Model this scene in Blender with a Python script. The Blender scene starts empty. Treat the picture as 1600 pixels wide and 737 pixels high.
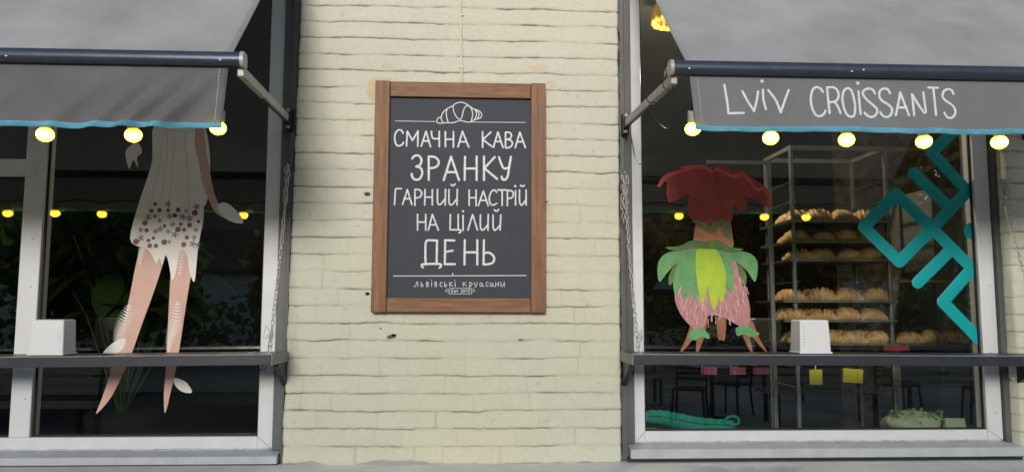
import bpy, bmesh, math, random
import numpy as np
from mathutils import Vector, Matrix, geometry
random.seed(7); RNG = np.random.default_rng(11)
SC = bpy.context.scene; COL = SC.collection
R = math.radians

# ------------------------------------------------------------------ camera
FPX, CAMD, CAMZ = 1200.0, 3.5, 1.5
_p, _y, _r = R(5.4269), R(2.7957), R(0.15975)
_fwd = Vector((math.sin(_y)*math.cos(_p), math.cos(_y)*math.cos(_p), math.sin(_p)))
_rt0 = Vector((math.cos(_y), -math.sin(_y), 0)); _up0 = _rt0.cross(_fwd)
_rt = _rt0*math.cos(_r) + _up0*math.sin(_r); _up = _up0*math.cos(_r) - _rt0*math.sin(_r)
cd = bpy.data.cameras.new('camera'); cam = bpy.data.objects.new('camera', cd); COL.objects.link(cam)
cd.lens = 36*FPX/1600; cd.sensor_width = 36; cd.clip_end = 500; cd.clip_start = .05
M4 = Matrix.Identity(4)
for i, v in enumerate((_rt, _up, -_fwd)):
    for j in range(3): M4[j][i] = v[j]
M4.translation = (0, -CAMD, CAMZ)
cam.matrix_world = M4; SC.camera = cam

def at(px, py, y=0.0):
    """a point measured on the photograph, as a place on the real upright plane at depth y"""
    d = _rt*((px-800)/FPX) + _up*((368.5-py)/FPX) + _fwd
    t = (CAMD+y)/d.y
    return Vector((d.x*t, y, CAMZ+d.z*t))

# ------------------------------------------------------------------ sky, sun, exposure
SUN_EL, SUN_AZ = 14, 187           # azimuth: clockwise from +Y
w = bpy.data.worlds.new('World'); SC.world = w; w.use_nodes = True
nt = w.node_tree; nt.nodes.clear()
sky = nt.nodes.new('ShaderNodeTexSky'); sky.sky_type = 'NISHITA'; sky.sun_disc = False
sky.sun_elevation = R(SUN_EL); sky.sun_rotation = R(SUN_AZ)
sky.air_density = 1.0; sky.dust_density = 1.0; sky.ozone_density = 1.0
bg = nt.nodes.new('ShaderNodeBackground'); bg.inputs[1].default_value = .10
wo = nt.nodes.new('ShaderNodeOutputWorld')
nt.links.new(sky.outputs[0], bg.inputs[0]); nt.links.new(bg.outputs[0], wo.inputs[0])
sl = bpy.data.lights.new('sun', 'SUN'); sl.energy = 1.5; sl.angle = R(16); sl.color = (1, .965, .91)
so = bpy.data.objects.new('sun', sl); COL.objects.link(so)
sd = Vector((math.sin(R(SUN_AZ))*math.cos(R(SUN_EL)), math.cos(R(SUN_AZ))*math.cos(R(SUN_EL)), math.sin(R(SUN_EL))))
so.rotation_euler = sd.to_track_quat('Z', 'Y').to_euler(); so.location = sd*20
vs = SC.view_settings
vs.view_transform = 'Standard'; vs.look = 'None'; vs.gamma = 1; vs.use_curve_mapping = False
vs.exposure = 0.56
SC.render.engine = 'CYCLES'; SC.cycles.use_denoising = True
SC.cycles.max_bounces = 8; SC.cycles.transparent_max_bounces = 24
SC.cycles.caustics_reflective = False; SC.cycles.caustics_refractive = False
SC.cycles.sample_clamp_indirect = 6

# ------------------------------------------------------------------ materials
def S(r, g, b):
    f = lambda c: (c/255/12.92) if c/255 <= .04045 else ((c/255+.055)/1.055)**2.4
    return (f(r), f(g), f(b), 1)
def mat(name, col, rough=.6, metal=0, noise=None, bump=None, spec=.5, emit=None, stretch=(1,1,1), col2=None, coat=0):
    """procedural: base colour varied by noise (scale, amount) towards col2, bump (scale, strength)"""
    m = bpy.data.materials.new(name); m.use_nodes = True
    n = m.node_tree; b = n.nodes['Principled BSDF']
    b.inputs['Base Color'].default_value = (*col[:3], 1); b.inputs['Roughness'].default_value = rough
    b.inputs['Metallic'].default_value = metal; b.inputs['Specular IOR Level'].default_value = spec
    b.inputs['Coat Weight'].default_value = coat
    if emit: b.inputs['Emission Color'].default_value = (*emit[0][:3], 1); b.inputs['Emission Strength'].default_value = emit[1]
    if noise or bump:
        tc = n.nodes.new('ShaderNodeTexCoord'); mp = n.nodes.new('ShaderNodeMapping')
        mp.inputs['Scale'].default_value = stretch; n.links.new(tc.outputs['Object'], mp.inputs[0])
    if noise:
        t = n.nodes.new('ShaderNodeTexNoise'); t.inputs['Scale'].default_value = noise[0]
        t.inputs['Detail'].default_value = 6; t.inputs['Roughness'].default_value = .62
        n.links.new(mp.outputs[0], t.inputs['Vector'])
        rp = n.nodes.new('ShaderNodeValToRGB'); e = rp.color_ramp.elements
        c2 = col2 if col2 else tuple(c*(1-noise[1]) for c in col[:3])
        e[0].position = .3; e[1].position = .72
        e[0].color = (*c2[:3], 1); e[1].color = (*[min(1, c*(1+(0 if col2 else noise[1]*.6))) for c in col[:3]], 1)
        n.links.new(t.outputs['Fac'], rp.inputs[0]); n.links.new(rp.outputs[0], b.inputs['Base Color'])
    if bump:
        t2 = n.nodes.new('ShaderNodeTexNoise'); t2.inputs['Scale'].default_value = bump[0]; t2.inputs['Detail'].default_value = 4
        n.links.new(mp.outputs[0], t2.inputs['Vector'])
        bp = n.nodes.new('ShaderNodeBump'); bp.inputs['Strength'].default_value = bump[1]; bp.inputs['Distance'].default_value = .004
        n.links.new(t2.outputs['Fac'], bp.inputs['Height']); n.links.new(bp.outputs[0], b.inputs['Normal'])
    return m
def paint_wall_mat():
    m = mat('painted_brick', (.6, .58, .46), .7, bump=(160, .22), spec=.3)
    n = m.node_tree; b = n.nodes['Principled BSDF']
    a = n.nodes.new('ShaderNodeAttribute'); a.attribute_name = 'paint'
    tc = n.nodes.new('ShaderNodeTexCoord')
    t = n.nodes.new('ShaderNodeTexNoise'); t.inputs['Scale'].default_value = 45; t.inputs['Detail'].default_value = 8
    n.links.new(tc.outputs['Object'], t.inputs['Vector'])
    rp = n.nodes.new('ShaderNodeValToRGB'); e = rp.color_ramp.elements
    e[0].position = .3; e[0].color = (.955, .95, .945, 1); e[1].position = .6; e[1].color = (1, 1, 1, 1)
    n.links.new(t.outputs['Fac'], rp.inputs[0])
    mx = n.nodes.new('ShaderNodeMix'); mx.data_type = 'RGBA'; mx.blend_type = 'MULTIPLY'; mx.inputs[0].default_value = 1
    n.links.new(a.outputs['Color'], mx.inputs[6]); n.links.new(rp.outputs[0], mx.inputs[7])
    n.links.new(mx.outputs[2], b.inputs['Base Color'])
    return m
def glass_mat():
    m = bpy.data.materials.new('window_glass'); m.use_nodes = True; n = m.node_tree; n.nodes.clear()
    o = n.nodes.new('ShaderNodeOutputMaterial'); mx = n.nodes.new('ShaderNodeMixShader')
    tr = n.nodes.new('ShaderNodeBsdfTransparent'); gl = n.nodes.new('ShaderNodeBsdfGlossy')
    tr.inputs[0].default_value = (.93, .95, .94, 1); gl.inputs['Roughness'].default_value = 0.0
    lw = n.nodes.new('ShaderNodeLayerWeight'); lw.inputs[0].default_value = .5
    pw = n.nodes.new('ShaderNodeMath'); pw.operation = 'POWER'; pw.inputs[1].default_value = 5
    ml = n.nodes.new('ShaderNodeMath'); ml.operation = 'MULTIPLY_ADD'; ml.inputs[1].default_value = .9; ml.inputs[2].default_value = .11
    n.links.new(lw.outputs['Facing'], pw.inputs[0]); n.links.new(pw.outputs[0], ml.inputs[0]); n.links.new(ml.outputs[0], mx.inputs[0])
    n.links.new(tr.outputs[0], mx.inputs[1]); n.links.new(gl.outputs[0], mx.inputs[2]); n.links.new(mx.outputs[0], o.inputs[0])
    return m
def emit_mat(name, col, s):
    m = mat(name, (.8, .75, .5), .3, emit=(col, s)); return m
def bulb_mat():
    m = mat('lit_warm_bulb', (.8, .7, .5), .25, emit=((1, .66, .026), 9)); n = m.node_tree; b = n.nodes['Principled BSDF']
    tc = n.nodes.new('ShaderNodeTexCoord'); sp = n.nodes.new('ShaderNodeSeparateXYZ'); n.links.new(tc.outputs['Object'], sp.inputs[0])
    mr = n.nodes.new('ShaderNodeMapRange'); mr.inputs[1].default_value = -.024; mr.inputs[2].default_value = .02; n.links.new(sp.outputs[2], mr.inputs[0])
    rp = n.nodes.new('ShaderNodeValToRGB'); e = rp.color_ramp.elements
    e[0].position = 0; e[0].color = (9, 5.0, .2, 1); e[1].position = 1; e[1].color = (1.1, .42, .02, 1)
    k = e.new(.35); k.color = (11, 8.2, .5, 1); k = e.new(.72); k.color = (7, 4.4, .2, 1)
    n.links.new(mr.outputs[0], rp.inputs[0]); n.links.new(rp.outputs[0], b.inputs['Emission Color']); b.inputs['Emission Strength'].default_value = 1
    return m
MT = {
 'brick': paint_wall_mat(), 'glass': glass_mat(),
 'frame': mat('white_window_frame', (.70, .715, .74), .38, noise=(9, .07), bump=(60, .04)),
 'sill': mat('grey_sill', (.46, .49, .53), .5, noise=(14, .14), bump=(80, .1)),
 'gasket': mat('black_gasket', (.012, .012, .013), .6, noise=(30, .3)),
 'jamb': mat('dark_grey_flashing', (.098, .103, .112), .5, noise=(7, .22), bump=(30, .1)),
 'ledge': mat('painted_concrete', (.74, .77, .78), .8, noise=(5, .16), bump=(90, .5)),
 'fabric': mat('grey_awning_fabric', (.47, .48, .495), .85, noise=(3.2, .22), bump=(420, .25), spec=.2),
 'valance': mat('grey_valance_fabric', (.265, .268, .285), .85, noise=(3.5, .15), bump=(420, .25), spec=.2),
 'valdark': mat('grey_valance_fabric_dark', (.205, .202, .214), .85, noise=(4, .2), bump=(420, .25), spec=.2),  # darker grey for the left valance
 'trim': mat('blue_trim', (.11, .36, .50), .7, noise=(12, .25), bump=(300, .25)),
 'bar': mat('blue_grey_bar', (.07, .085, .12), .32, .55, noise=(20, .15)),
 'alu': mat('weathered_aluminium', (.42, .42, .40), .5, .3, noise=(25, .25)),
 'darkmetal': mat('dark_metal', (.035, .037, .042), .45, .4, noise=(25, .3)),
 'shelf': mat('dark_shelf_laminate', (.035, .037, .05), .38, noise=(14, .25)),
 'shelfedge': mat('shelf_end_metal', (.22, .215, .2), .5, .2, noise=(30, .2)),
 'chain': mat('galvanised_steel', (.50, .50, .48), .45, .45, noise=(60, .35)),
 'woodv': mat('stained_wood_upright', (.30, .128, .045), .5, noise=(7, .3), bump=(60, .35), stretch=(8, 8, .7), col2=(.115, .042, .013)),
 'woodh': mat('stained_wood_crosswise', (.30, .128, .045), .5, noise=(7, .3), bump=(60, .35), stretch=(.7, 8, 8), col2=(.115, .042, .013)),
 'chalk': mat('chalkboard_black', (.028, .036, .050), .65, noise=(4, .18), bump=(200, .06)),
 'white': mat('white_paint_marker', (.72, .75, .78), .6, noise=(60, .12)),
 'whitecloth': mat('white_screen_print', (.68, .71, .74), .8, noise=(40, .12)),
 'plastic': mat('white_plastic', (.74, .76, .79), .35, noise=(9, .05)),
 'plasticgrey': mat('grey_plastic', (.55, .57, .60), .4, noise=(9, .1)),
 'teal': mat('teal_vinyl', (.0, .36, .38), .4, noise=(5, .08)),
 'bulb': bulb_mat(),
 'socket': mat('pale_lamp_socket', (.35, .33, .28), .5, noise=(20, .2)),
 'wire': mat('black_wire', (.02, .02, .02), .5, noise=(20, .2)),
 'cable': mat('painted_cable', (.66, .65, .55), .5, noise=(30, .15)),
 'croissant': mat('baked_crust', (.84, .60, .30), .42, noise=(26, .4), bump=(70, .5), col2=(.60, .32, .10)),
 'tray': mat('tray_steel', (.36, .34, .30), .35, .8, noise=(15, .2)),
 'rack': mat('rack_steel', (.38, .38, .37), .35, .75, noise=(12, .25)),
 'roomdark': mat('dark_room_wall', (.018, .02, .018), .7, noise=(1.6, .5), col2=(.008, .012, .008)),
 'treereflect': mat('painted_tree_reflection', (.26, .21, .13), .8, noise=(13, .5), col2=(.015, .016, .008), bump=(30, .5)),
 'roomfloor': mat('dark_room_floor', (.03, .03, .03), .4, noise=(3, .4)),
 'greycol': mat('grey_plaster', (.22, .24, .22), .7, noise=(3, .15), bump=(50, .1)),
 'tealcloth': mat('teal_cloth', (.0, .30, .21), .8, noise=(14, .35), bump=(120, .5)),
 'card': mat('brown_cardboard', (.42, .30, .12), .8, noise=(18, .15), bump=(60, .1)),
 'yellow': mat('yellow_card', (.70, .62, .03), .6, noise=(10, .1)),
 'pink': mat('pink_card', (.40, .09, .17), .6, noise=(10, .12)),
 'redcard': mat('red_card', (.30, .015, .03), .6, noise=(10, .12)),
 'bagwhite': mat('pale_bag', (.40, .47, .30), .6, noise=(8, .2), bump=(25, .5)),
 'baggreen': mat('leafy_green', (.16, .27, .06), .6, noise=(25, .5), bump=(60, .7)),
 'leaf': mat('dark_leaf', (.075, .13, .035), .5, noise=(5, .5)),
 'leafb': mat('brown_leaf', (.17, .12, .05), .6, noise=(4, .5), col2=(.06, .07, .02)),
 'bark': mat('tree_bark', (.09, .07, .05), .9, noise=(14, .4), bump=(25, .8)),
 'asphalt': mat('asphalt', (.055, .055, .055), .9, noise=(30, .25), bump=(200, .4)),
 'paving': mat('paving', (.36, .355, .34), .85, noise=(3, .2), bump=(50, .4)),
 'kerb': mat('kerb_stone', (.28, .28, .27), .8, noise=(8, .2)),
 'render': mat('pale_render', (.78, .76, .70), .8, noise=(2, .12)),
 'roof': mat('tiled_roof', (.16, .07, .045), .8, noise=(6, .3)),
 'winglass': mat('far_window_glass', (.03, .035, .04), .1, noise=(3, .3)),
 'slat': mat('bench_slat', (.42, .38, .32), .6, noise=(10, .3), stretch=(1, 8, 8)),
 # window stickers (printed artwork)
 'd_white': mat('print_cream', (.84, .80, .76), .45, noise=(7, .10)),
 'd_peach': mat('print_pale_pink', (.70, .45, .37), .45, noise=(9, .0), col2=(.58, .35, .29)),
 'd_purple': mat('print_purple', (.16, .11, .27), .45, noise=(20, .35)),
 'd_berry': mat('print_berry', (.24, .07, .08), .45, noise=(20, .4)),
 'd_red': mat('print_red', (.42, .06, .055), .45, noise=(16, .0), col2=(.20, .025, .04), stretch=(1, 1, .5)),
 'd_redhi': mat('print_bright_red', (.60, .09, .07), .45, noise=(22, .3)),
 'd_green': mat('print_green', (.17, .42, .13), .45, noise=(16, .0), col2=(.08, .26, .11)),
 'd_lime': mat('print_lime', (.52, .66, .03), .45, noise=(14, .0), col2=(.30, .50, .03)),
 'd_dkgreen': mat('print_dark_green', (.11, .19, .045), .45, noise=(30, .45)),
 'd_pink': mat('print_dusty_pink', (.56, .28, .28), .45, noise=(55, .0), col2=(.36, .15, .16), stretch=(1.6, 1, .45)),
 'd_tan': mat('print_tan', (.50, .20, .10), .45, noise=(20, .0), col2=(.33, .12, .055)),
}

for k in ('fabric', 'valance', 'valdark', 'leaf', 'leafb'):
    n = MT[k].node_tree; b = n.nodes['Principled BSDF']; o = n.nodes['Material Output']
    tl = n.nodes.new('ShaderNodeBsdfTranslucent'); tl.inputs[0].default_value = {'leaf': (.16, .26, .05, 1), 'leafb': (.34, .25, .09, 1)}.get(k, (.5, .51, .53, 1))
    mx = n.nodes.new('ShaderNodeMixShader'); mx.inputs[0].default_value = .5 if 'leaf' in k else .33
    n.links.new(b.outputs[0], mx.inputs[1]); n.links.new(tl.outputs[0], mx.inputs[2]); n.links.new(mx.outputs[0], o.inputs[0])
# ------------------------------------------------------------------ mesh helpers
ORG = {}
class MB:
    def __init__(s): s.v = []; s.f = []
    def add(s, verts, faces):
        o = len(s.v); s.v += [tuple(v) for v in verts]; s.f += [tuple(i+o for i in f) for f in faces]; return s
    def box(s, x0, x1, y0, y1, z0, z1, rot=None, piv=None):
        v = [(x, y, z) for z in (z0, z1) for y in (y0, y1) for x in (x0, x1)]
        if rot is not None:
            pv = Vector(piv); v = [tuple(rot @ (Vector(p)-pv) + pv) for p in v]
        return s.add(v, [(0,2,3,1), (4,5,7,6), (0,1,5,4), (2,6,7,3), (0,4,6,2), (1,3,7,5)])
    def bar(s, a, b, wx, wz, upv=(0,0,1)):
        """rectangular bar from a to b"""
        a, b = Vector(a), Vector(b); t = (b-a).normalized(); u = t.cross(Vector(upv))
        if u.length < 1e-4: u = t.cross(Vector((1,0,0)))
        u.normalize(); n = u.cross(t).normalized(); v = []
        for p in (a, b):
            for i, j in ((-1,-1), (1,-1), (1,1), (-1,1)): v.append(p + u*(i*wx/2) + n*(j*wz/2))
        return s.add(v, [(3,2,1,0), (4,5,6,7), (0,1,5,4), (1,2,6,5), (2,3,7,6), (3,0,4,7)])
    def tube(s, pts, rad, seg=8, cap=True, closed=False):
        pts = [Vector(p) for p in pts]; n = len(pts)
        rads = rad if isinstance(rad, (list, tuple)) else [rad]*n
        o = len(s.v); prev = None
        for i, p in enumerate(pts):
            a = pts[i-1] if (i > 0 or closed) else p; b = pts[(i+1) % n] if (i < n-1 or closed) else p
            t = (b-a).normalized()
            if prev is None:
                u = t.cross(Vector((0,0,1)))
                if u.length < 1e-3: u = t.cross(Vector((1,0,0)))
            else: u = prev - t*prev.dot(t)
            u.normalize(); prev = u; q = t.cross(u)
            for k in range(seg):
                an = 2*math.pi*k/seg; s.v.append(tuple(p + (u*math.cos(an)+q*math.sin(an))*rads[i]))
        m = n if closed else n-1
        for i in range(m):
            for k in range(seg):
                i2 = (i+1) % n
                s.f.append((o+i*seg+k, o+i*seg+(k+1) % seg, o+i2*seg+(k+1) % seg, o+i2*seg+k))
        if cap and not closed:
            s.f.append(tuple(o+k for k in reversed(range(seg)))); s.f.append(tuple(o+(n-1)*seg+k for k in range(seg)))
        return s
    def lathe(s, prof, c, seg=20, axis='z'):
        o = len(s.v); c = Vector(c)
        for r, h in prof:
            for k in range(seg):
                an = 2*math.pi*k/seg; a, b = r*math.cos(an), r*math.sin(an)
                p = {'z': (a, b, h), 'x': (h, a, b), 'y': (a, h, b)}[axis]; s.v.append(tuple(c+Vector(p)))
        for i in range(len(prof)-1):
            for k in range(seg):
                q = (o+i*seg+k, o+i*seg+(k+1) % seg, o+(i+1)*seg+(k+1) % seg, o+(i+1)*seg+k)
                s.f.append(q if axis != 'y' else q[::-1])
        s.f.append(tuple(o+k for k in (range(seg) if axis == 'y' else reversed(range(seg)))))
        e = o+(len(prof)-1)*seg
        s.f.append(tuple(e+k for k in (reversed(range(seg)) if axis == 'y' else range(seg))))
        return s
    def poly(s, pts2, y, th=.0006):
        """flat cut-out in the upright plane: pts2 = [(x,z)], front at y, thickness th"""
        tri = geometry.tessellate_polygon([[Vector((x, z, 0)) for x, z in pts2]]); n = len(pts2)
        v = [(x, y, z) for x, z in pts2] + [(x, y+th, z) for x, z in pts2]; f = []
        for t in tri:
            a, b, c = [Vector((*pts2[i], 0)) for i in t]
            if (b-a).cross(c-a).z < 0: t = (t[0], t[2], t[1])
            f.append(tuple(t)); f.append(tuple(i+n for i in reversed(t)))
        for i in range(n):
            j = (i+1) % n; f.append((i, j, j+n, i+n))
        return s.add(v, f)
    def build(s, name, m, parent=None, org=None, smooth=False, bevel=0):
        me = bpy.data.meshes.new(name)
        o = bpy.data.objects.new(name, me); COL.objects.link(o)
        og = ORG[parent.name] if parent else Vector(org or (0, 0, 0))
        ORG[o.name] = og
        me.from_pydata([tuple(Vector(v)-og) for v in s.v], [], s.f); me.update()
        if smooth is not False:
            me.shade_smooth()
            if smooth is not True:
                me.set_sharp_from_angle(angle=R(smooth))
        me.materials.append(MT[m] if isinstance(m, str) else m)
        if parent: o.parent = parent
        else: o.location = og
        if bevel:
            b = o.modifiers.new('edge', 'BEVEL'); b.width = bevel; b.segments = 2; b.limit_method = 'ANGLE'
        return o
def tag(o, label=None, cat=None, group=None, kind=None):
    for k, v in (('label', label), ('category', cat), ('group', group), ('kind', kind)):
        if v: o[k] = v
    return o
def thing(name, label, cat, loc=(0,0,0), group=None):
    o = bpy.data.objects.new(name, None); COL.objects.link(o); o.location = loc; o.empty_display_size = .1
    ORG[o.name] = Vector(loc); return tag(o, label, cat, group)
def copy_tree(o, parent=None):
    c = o.copy(); COL.objects.link(c); c.parent = parent
    for ch in list(o.children): copy_tree(ch, c)
    return c
def spline(pts, sub=7):
    """Catmull-Rom"""
    P = [Vector(p) for p in pts]
    if len(P) < 3: return P
    out = []
    for i in range(len(P)-1):
        a, b, c, d = P[max(i-1, 0)], P[i], P[i+1], P[min(i+2, len(P)-1)]
        for k in range(sub):
            t = k/sub
            out.append(.5*((2*b)+(c-a)*t+(2*a-5*b+4*c-d)*t*t+(3*b-a-3*c+d)*t**3))
    out.append(P[-1]); return out
def closed_spline(pts, sub=5):
    P = [Vector(p) for p in pts]; n = len(P); out = []
    for i in range(n):
        a, b, c, d = P[i-1], P[i], P[(i+1) % n], P[(i+2) % n]
        for k in range(sub):
            t = k/sub; out.append(.5*((2*b)+(c-a)*t+(2*a-5*b+4*c-d)*t*t+(3*b-a-3*c+d)*t**3))
    return out
def stroke(mb, pts, w, surf=0.0, h=.0009, jitter=0):
    """a painted brush line with round ends lying on an upright surface (surf: y or function of x,z)"""
    P = [Vector((p[0], p[-1])) for p in pts]
    sf = surf if callable(surf) else (lambda x, z: surf)
    t0 = (P[1]-P[0]).normalized() if len(P) > 1 else Vector((1, 0)); t1 = (P[-1]-P[-2]).normalized() if len(P) > 1 else Vector((1, 0))
    rings = [(P[0]-t0*(w/2*math.cos(a)), t0, w/2*math.sin(a)) for a in (.12, .5, .9, 1.25)]
    for i, p in enumerate(P):
        a = P[max(i-1, 0)]; b = P[min(i+1, len(P)-1)]; t = (b-a)
        t = t.normalized() if t.length > 1e-9 else t0
        rings.append((p, t, w/2*(1+jitter*math.sin(i*1.9+p.x*90))))
    rings += [(P[-1]+t1*(w/2*math.cos(a)), t1, w/2*math.sin(a)) for a in (1.25, .9, .5, .12)]
    N = 7; o = len(mb.v)
    for c, t, r in rings:
        n = Vector((-t.y, t.x))
        for k in range(N):
            th = math.pi*k/(N-1); q = c+n*(r*math.cos(th))
            mb.v.append((q.x, sf(q.x, q.y)-h*math.sin(th)*min(1, r/(w/2))-.0001, q.y))
    for i in range(len(rings)-1):
        for k in range(N-1):
            mb.f.append((o+i*N+k, o+i*N+k+1, o+(i+1)*N+k+1, o+(i+1)*N+k))
    return mb
def letters(mb, table, conv, w, surf, jitter=.06):
    """table: list of ('l'|'s'|'d', points): straight pieces, smooth curve or dot, in sketch units"""
    for kind, pts in table:
        P = [conv(*p) for p in pts]
        if kind == 'd':
            p = P[0]; stroke(mb, [(p.x-.0003, p.z), (p.x+.0003, p.z)], w*1.45, surf)
        elif kind == 's': stroke(mb, [(q.x, q.y) for q in spline([(p.x, p.z) for p in P])], w, surf, jitter=jitter)
        else:
            for a, b in zip(P, P[1:]): stroke(mb, [(a.x+(b.x-a.x)*k/6, a.z+(b.z-a.z)*k/6) for k in range(7)], w, surf, jitter=jitter)

def words(table, conv, w, parent, gap, m='white', surf=-.022):
    q = sorted(table, key=lambda k: min(p[0] for p in k[1])); grp = []; hi = -1e9
    for k in q:
        if min(p[0] for p in k[1]) > hi+gap: grp.append([])
        grp[-1].append(k); hi = max(hi, max(p[0] for p in k[1]))
    for g in grp:
        mb = MB(); letters(mb, g, conv, w, surf); mb.build('lettering', m, parent)

# value noise in numpy
def vnoise(x, y, seed):
    xi = np.floor(x).astype(np.int64); yi = np.floor(y).astype(np.int64); fx = x-xi; fy = y-yi
    fx = fx*fx*(3-2*fx); fy = fy*fy*(3-2*fy)
    def h(a, b):
        n = (a*374761393 + b*668265263 + seed*974711) & 0xffffffff
        n = ((n ^ (n >> 13))*1274126177) & 0xffffffff
        return ((n ^ (n >> 16)) & 0xffff)/65535.0
    return (h(xi, yi)*(1-fx)+h(xi+1, yi)*fx)*(1-fy)+(h(xi, yi+1)*(1-fx)+h(xi+1, yi+1)*fx)*fy
def fbm(x, y, seed, oct=4):
    s = 0; a = .5
    for k in range(oct): s = s+a*vnoise(x*2**k, y*2**k, seed+k*17); a *= .5
    return s/.94

# ------------------------------------------------------------------ setting: ground, street
def structure(name, mb, m):
    o = mb.build(name, m); o['kind'] = 'structure'; return o
structure('ground', MB().box(-120, 120, -160, 120, -.35, -.15), 'asphalt')
structure('pavement', MB().box(-40, 40, -5.6, .0, -.16, .0), 'paving')
structure('plaza', MB().box(1.2, 22, -12, -5.753, -.16, -.02), mat('pale_plaza_paving', (.58, .57, .54), .8, noise=(2.5, .45), bump=(20, .6)))
structure('kerb', MB().box(-40, 40, -5.75, -5.603, -.16, .012), 'kerb')
structure('far_pavement', MB().box(-40, 40, -40, -12, -.16, .0), 'paving')

# ------------------------------------------------------------------ brick piers
COURSE = .0775
def brick_pier(name, label, x0f, x1f, z0, z1, dx, dz, seed, depth=.3, holes=(), stains=(), greypaint=False, zphase=0.0):
    nx = int(round((x1f(z0)-x0f(z0))/dx))+1; nz = int(round((z1-z0)/dz))+1
    u, Z = np.meshgrid(np.linspace(0, 1, nx), np.linspace(z0, z1, nz))
    X0 = np.vectorize(x0f)(Z[:, :1]); X1 = np.vectorize(x1f)(Z[:, :1]); X = X0+(X1-X0)*u
    kz = (Z-z0+zphase+.0045*(fbm(X*1.6, Z*0+3, seed)-.5)*2)/COURSE
    K = np.round(kz).astype(int)
    kz = kz + (.0045*(vnoise(X*7, K*3.7, seed+5)-.5)*2 + .0022*(vnoise(X*40, K*5.1, seed+6)-.5)*2)/COURSE
    db = (kz-np.round(kz))*COURSE
    C = np.floor(kz).astype(int)
    off = np.zeros_like(X); head = np.zeros_like(X); tone = np.ones_like(X)
    for c in range(C.min(), C.max()+1):
        r = random.Random(seed*1000+c); m = C == c
        if not m.any(): continue
        x = x0f(z0)-.3-r.random()*.25; js = []; vals = []; tl = []; dp = []
        while x < x1f(z0)+.3:
            js.append(x); vals.append(r.uniform(-.0016, .0016)); tl.append(r.uniform(-.012, .012)); dp.append(r.choice((0, .0008, .0016, .0026, .0036))*r.uniform(.5, 1.2))
            x += (.255 if (r.random() < .6) else .127)*r.uniform(.96, 1.04)
        js = np.array(js); vals = np.array(vals); tl = np.array(tl); dp = np.array(dp)
        xs = X[m]+.004*(vnoise(Z[m]*60, X[m]*4, seed+9)-.5); i = np.clip(np.searchsorted(js, xs)-1, 0, len(js)-2)
        d0 = xs-js[i]; d1 = js[i+1]-xs
        b = np.minimum(d0, d1); s = np.clip(b/.007, 0, 1)
        off[m] = vals[i]*s + tl[i]*(db[m]/COURSE)*.03
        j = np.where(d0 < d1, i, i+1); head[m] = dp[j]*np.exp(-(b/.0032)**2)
    amt = np.clip((fbm(X*4.5, np.round(kz)*7.31, seed+21)-.30)/.30, 0, 1)**1.2
    amt2 = amt*(.35+.65*vnoise(X*26, np.round(kz)*9.7, seed+23))
    wdt = .0017+.0016*vnoise(X*18, np.round(kz)*3.3, seed+29)
    head = head*np.clip(1.15-.75*(Z-.9)/1.4+.5*(vnoise(X*2.1, Z*2.1, seed+19)-.5), .15, 1)
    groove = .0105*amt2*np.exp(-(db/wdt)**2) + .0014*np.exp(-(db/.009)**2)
    bumps = .0026*(fbm(X*9, Z*14, seed+41)-.5) + .0017*(fbm(X*45, Z*70, seed+43, 3)-.5)
    pits = .006*np.clip((fbm(X*38, Z*38, seed+51, 3)-.80)/.1, 0, 1)
    Y = groove+head+off+bumps+pits+.003
    # paint colour
    base = np.array([.630, .612, .512]); col = np.ones(X.shape+(4,))
    tone = 1+.10*(fbm(X*2.2, Z*2.2, seed+61)-.5)+.07*(fbm(X*14, Z*14, seed+63)-.5)
    warm = (fbm(X*1.3, Z*1.3, seed+65)-.5)
    col[..., 0] = base[0]*tone*(1+.05*warm); col[..., 1] = base[1]*tone; col[..., 2] = base[2]*tone*(1-.14*warm)
    def blend(mask, c):
        for k in range(3): col[..., k] = col[..., k]*(1-mask)+c[k]*mask
    joint_shade = np.clip(np.clip(groove/.008, 0, 1)*.58+np.clip(head/.003, 0, 1)*.26, 0, .6); blend(joint_shade, (.20, .19, .15))  # shade of the grooves and head joints, painted into the wall colour
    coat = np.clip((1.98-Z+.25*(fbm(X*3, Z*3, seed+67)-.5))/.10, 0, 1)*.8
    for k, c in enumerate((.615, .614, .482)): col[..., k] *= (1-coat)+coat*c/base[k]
    specks = np.clip((vnoise(X*95, Z*95, seed+77)-.965)/.02, 0, 1)*(fbm(X*3, Z*3, seed+78) > .5)*.55; blend(specks, (.12, .10, .07))
    chips = np.clip((fbm(X*24, Z*24, seed+71, 4)-.785)/.05, 0, 1)*.4; blend(chips, (.48, .42, .32))
    for sx, sz, rx, rz, c, st in stains:
        q = ((X-sx)/rx)**2+((Z-sz)/rz)**2+1.1*(fbm(X*25, Z*25, seed+81)-.5)
        blend(np.clip((1.0-q)*3, 0, 1)*st, c)
    for sx, sz, rx, rz, dpth, c in holes:
        q = ((X-sx)/rx)**2+((Z-sz)/rz)**2+1.6*(fbm(X*55, Z*55, seed+85)-.5)
        mk = np.clip((1-q)*3, 0, 1); Y += mk*dpth; blend(mk, c)
    if greypaint:
        q = (Z-z0)/.026+2.6*(fbm(X*7, Z*9, seed+91)-.42)
        blend(np.clip((.55-q)*6, 0, 1)*.9, (.34, .36, .35))
    # ragged vertical arrises
    for e, sgn in ((u*(x1f(z0)-x0f(z0)), 1), ((1-u)*(x1f(z0)-x0f(z0)), -1)):
        rag = .006*(fbm(Z*16, Z*0+sgn, seed+95)-.45)+.012*np.clip(np.abs(groove)*80, 0, 1)*.35
        X = X + sgn*rag*np.exp(-e/.012); Y = Y + .010*np.exp(-e/.0045)
    verts = np.stack([X, Y, Z], -1).reshape(-1, 3)
    a = np.arange(nx*nz).reshape(nz, nx)
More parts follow.
